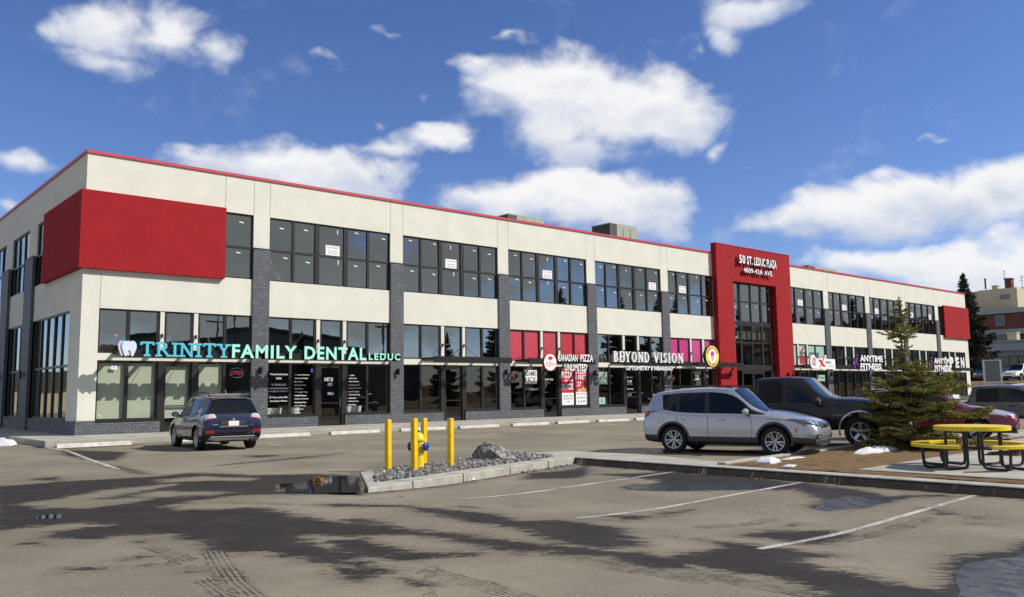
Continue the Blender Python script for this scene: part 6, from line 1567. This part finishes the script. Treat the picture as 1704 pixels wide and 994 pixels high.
spruce('spruce_tree', 'young sparse olive green spruce with a thin leader on the dead grass', (13.52, -25.45, .02), 3.98, [(0, 1.55), (.12, 1.75), (.28, 1.55), (.40, 1.22), (.50, .80), (.55, .62), (.60, .30), (.66, .22), (.70, .30), (.735, .78), (.77, .50), (.79, .12), (.85, .26), (.91, .28), (.96, .10), (1, .02)], 5, 'needles', 185, twig=.085, dens=.85, needle=.034, droop=.16, tr=.045, nper=17, asym=(R(-42), .24))
def tall_spruce(label, loc, h, r_, seed, group, m_='needles_dark', nb=330):
    return spruce('spruce_tree', label, loc, h, [(0, r_ * .8), (.1, r_), (.5, r_ * .62), (.8, r_ * .26), (1, .1)], seed, m_, nb, twig=.55, dens=1., needle=.26, group=group, droop=.25, tr=.22, nper=16)
tall_spruce('tall dark spruce rising behind the far right end of the plaza', (115, 11.3, 2.2), 15.0, 4.4, 2, None, nb=460)
# a bare shrub in front of the grey block
def bare_shrub(x, y, z, h, seed, lab):
    rng = random.Random(seed); o = empty('bare_shrub', (x, y, z)); tag(o, lab, 'shrub', 'bare shrubs by the grey block'); mb = MB()
    for _ in range(26):
        a = rng.random() * 6.28; l = rng.uniform(.1, .42) * h; P = [Vector((0, 0, 0))]
        for k in range(5): P.append(Vector((math.cos(a) * l * (k + 1) / 5, math.sin(a) * l * (k + 1) / 5, h * rng.uniform(.75, 1) * (k + 1) / 5)) + Vector((rng.uniform(-.05, .05), rng.uniform(-.05, .05), 0)) * h)
        mb.tube(P, [.03, .025, .018, .012, .008, .004], 4, caps=False)
        for j in (2, 3, 4):
            for _ in range(2): e = rng.random() * 6.28; mb.tube([P[j], P[j] + Vector((math.cos(e) * .16 * h, math.sin(e) * .16 * h, .16 * h))], .006, 3, caps=False)
    mb.build('stems', 'bark', o, recalc=False)
bare_shrub(97, 2.6, 2.2, 3.6, 4, 'bare leafless shrub against the grey block beside the plaza corner'); bare_shrub(100, -1.2, 2.2, 2.6, 8, 'smaller bare shrub behind the sign board')

# ================================================================== DISTANT BUILDINGS
o = empty('grey_building', (131, 0, 2.2)); tag(o, 'long low grey building behind the upper parking lot', 'building')
mb = MB(); mb.box(0, 30, -60, 45, -.3, 4.7); mb.build('wall', 'far_grey', o)
mb = MB(); mb.box(-.25, 30.2, -60.2, 45.2, 4.7, 5.05); mb.box(-.12, 30, -60.1, 45.1, 5.05, 6.0); mb.box(-.3, 30.2, -60.2, 45.2, 6.0, 6.25); mb.build('roof_fascia', 'far_greylight', o)
for y0, y1 in ((9.2, 12.8), (3, 8.2), (-4, 2), (18, 22)):
    mb = MB(); mb.box(-.1, .05, y0, y1, 2.3, 3.9); f = mb.build('window', 'black_frame', o); mb = MB()
    for k in range(3): mb.box(-.12, -.101, y0 + .08 + k * (y1 - y0) / 3, y0 + (k + 1) * (y1 - y0) / 3 - .08, 2.4, 3.8)
    mb.build('pane', 'far_window', f)
for x, y, w_, h, lab in ((139, 13.5, 1.4, 1.5, 'cream vent box on the grey block beside the plaza corner'), (139, 10.2, 1.9, .9, 'second lower vent box on the grey block, to the right')):
    mb = MB(); mb.box(-w_ / 2, w_ / 2, -w_ / 2, w_ / 2, 0, h); mb.box(-w_ / 2 - .1, w_ / 2 + .1, -w_ / 2 - .1, w_ / 2 + .1, h, h + .12); q = mb.build('roof_vent', 'far_tan'); q.location = (x, y, 8.45); tag(q, lab, 'roof vent')
o = empty('brick_building', (165, 0, 0)); tag(o, 'tan and red brick building with penthouse rising at the right edge', 'building')
mb = MB(); mb.box(0, 60, -80, 29.0, 2, 15.2); mb.build('wall', 'far_brick', o)
mb = MB(); mb.box(-.4, 60, -80, 29.3, 15.2, 16.1); mb.box(-.25, 60, -80, 29.2, 11.2, 12.2); mb.build('band', 'far_band', o)
mb = MB(); mb.box(2, 40, 21.6, 28.4, 16.1, 20.1); ph = mb.build('penthouse', 'far_tan', o)
mb = MB(); mb.box(1.93, 2.0, 22.9, 24.6, 18.0, 18.9); mb.build('vent_grille', 'metal_grey', ph)
mb = MB(); mb.box(12, 45, 20, 36, 16.1, 21.0); mb.box(10, 12, 27.6, 33, 16.1, 20.8); mb.build('upper_storey', 'far_tan', o)
mb = MB(); mb.box(20, 50, 5, 26, 16.1, 21.4); mb.build('upper_storey', 'far_brick', o)
for y0, z0 in ((23.4, 12.9), (17.6, 12.9), (12.0, 12.9), (23.4, 9.2), (17.6, 9.2)):
    mb = MB(); mb.box(-.12, .05, y0, y0 + 1.5, z0 - .05, z0 + 1.9); f = mb.build('window', 'far_band', o); mb = MB(); mb.box(-.14, -.121, y0 + .1, y0 + 1.4, z0 + .05, z0 + 1.8); mb.build('pane', 'far_window', f)
mb = MB(); mb.box(4.5, 6.0, 23.3, 24.4, 19.8, 22.0); ch = mb.build('chimney', 'far_brick', o); mb = MB(); mb.box(4.4, 6.1, 23.2, 24.5, 22.0, 22.25); mb.build('chimney_cap', 'rtu_dark', ch)
for n_, x, y, z, h, lab in (('antenna', 171, 24.9, 20.1, 4.0, 'tall roof antenna with crossbars on the brick building'), ('antenna', 171, 21.9, 20.1, 2.6, 'right hand roof antenna near the picture edge')):
    q = empty(n_, (x, y, z)); tag(q, lab, 'antenna', 'roof antennas'); mb = MB(); mb.tube([(0, 0, 0), (0, 0, h)], .045, 6); mb.build('mast', 'metal_grey', q)
    mb = MB()
    for k, f in enumerate((.62, .8, .92)): mb.tube([(0, -.5 + .1 * k, h * f), (0, .5 - .1 * k, h * f)], .028, 5)
    mb.build('crossbar', 'metal_grey', q)
mb = MB(); mb.lathe([(.16, 0), (.16, 2.0), (.2, 2.02), (.2, 2.1), (.001, 2.1)], 12); q = mb.build('flue_pipe', 'rtu_dark'); q.location = (171, 28.4, 20.7); tag(q, 'dark flue pipe standing on the tan roof left of the antennas', 'flue pipe')
mb = MB(); mb.box(-.6, .6, -.5, .5, 0, .9); mb.box(-.7, .7, -.6, .6, .9, 1.0); q = mb.build('roof_vent', 'far_tan'); q.location = (172, 26.9, 20.3); tag(q, 'small tan box on the penthouse roof between pipe and antenna', 'roof vent')

# ================================================================== ACROSS THE STREET (seen mirrored in the shop windows)
o = empty('warehouse', (0, 0, 0)); tag(o, 'low dark roofed hall across the street, mirrored in the clinic windows', 'building')
mb = MB(); mb.prism([(14, 0), (62, 0), (62, 5.5), (50, 7.4), (36, 9.3), (14, 6.6)], -82, -66, lambda u, v, d: (u, d, v)); mb.build('wall', 'metal_grey', o)
mb = MB(); mb.prism([(13.4, 6.5), (36, 9.35), (50, 7.5), (62.6, 5.4), (62.6, 5.8), (50, 7.9), (36, 9.8), (13.4, 7.0)], -82.5, -65.5, lambda u, v, d: (u, d, v)); mb.build('roof', 'rtu_dark', o)
o = empty('bungalow', (-30, 78, 0)); tag(o, 'pale house beyond the lot, mirrored in the side windows', 'house')
mb = MB(); mb.box(0, 22, 0, 9, 0, 3.0); mb.build('wall', 'far_tan', o); mb = MB(); mb.prism([(-.6, 2.9), (22.6, 2.9), (20, 4.9), (2, 4.9)], -.5, 9.5, lambda u, v, d: (u, d, v)); mb.build('roof', 'rtu_dark', o)
proto = None
rng = random.Random(77)
REF = [(66, -52, 13), (73, -47, 15), (80, -55, 12), (90, -50, 17), (97, -46, 14), (106, -56, 18), (118, -50, 15), (128, -58, 19), (139, -49, 16), (150, -60, 18), (163, -52, 20), (176, -62, 18), (190, -55, 21), (205, -60, 19), (55, -50, 9), (38, -56, 8.5)]
names = 'near middle far'.split()
for i, (x, y, h) in enumerate(REF):
    lab = 'dark spruce across the street mirrored in the plaza windows'
    if proto is None: proto = tall_spruce(lab, (x, y, 0), 14, 3.6, 31, 'spruces across the street', nb=210); t_ = proto
    else: t_ = copy_tree(proto)
    t_.location = (x, y, 0); s = h / 14; t_.scale = (s * .95, s * .95, s); t_.rotation_euler = (0, 0, i * 1.3)
for x, y in ((26, -50), (46, -50)):
    q = empty('utility_pole', (x, y, 0)); tag(q, 'wooden utility pole across the street', 'utility pole', 'utility poles across the street'); mb = MB(); mb.tube([(0, 0, 0), (0, 0, 10.5)], [.15, .09], 8); mb.build('pole', 'bark', q); mb = MB(); mb.box(-1.1, 1.1, -.06, .06, 9.6, 9.75); mb.build('crossarm', 'bark', q)
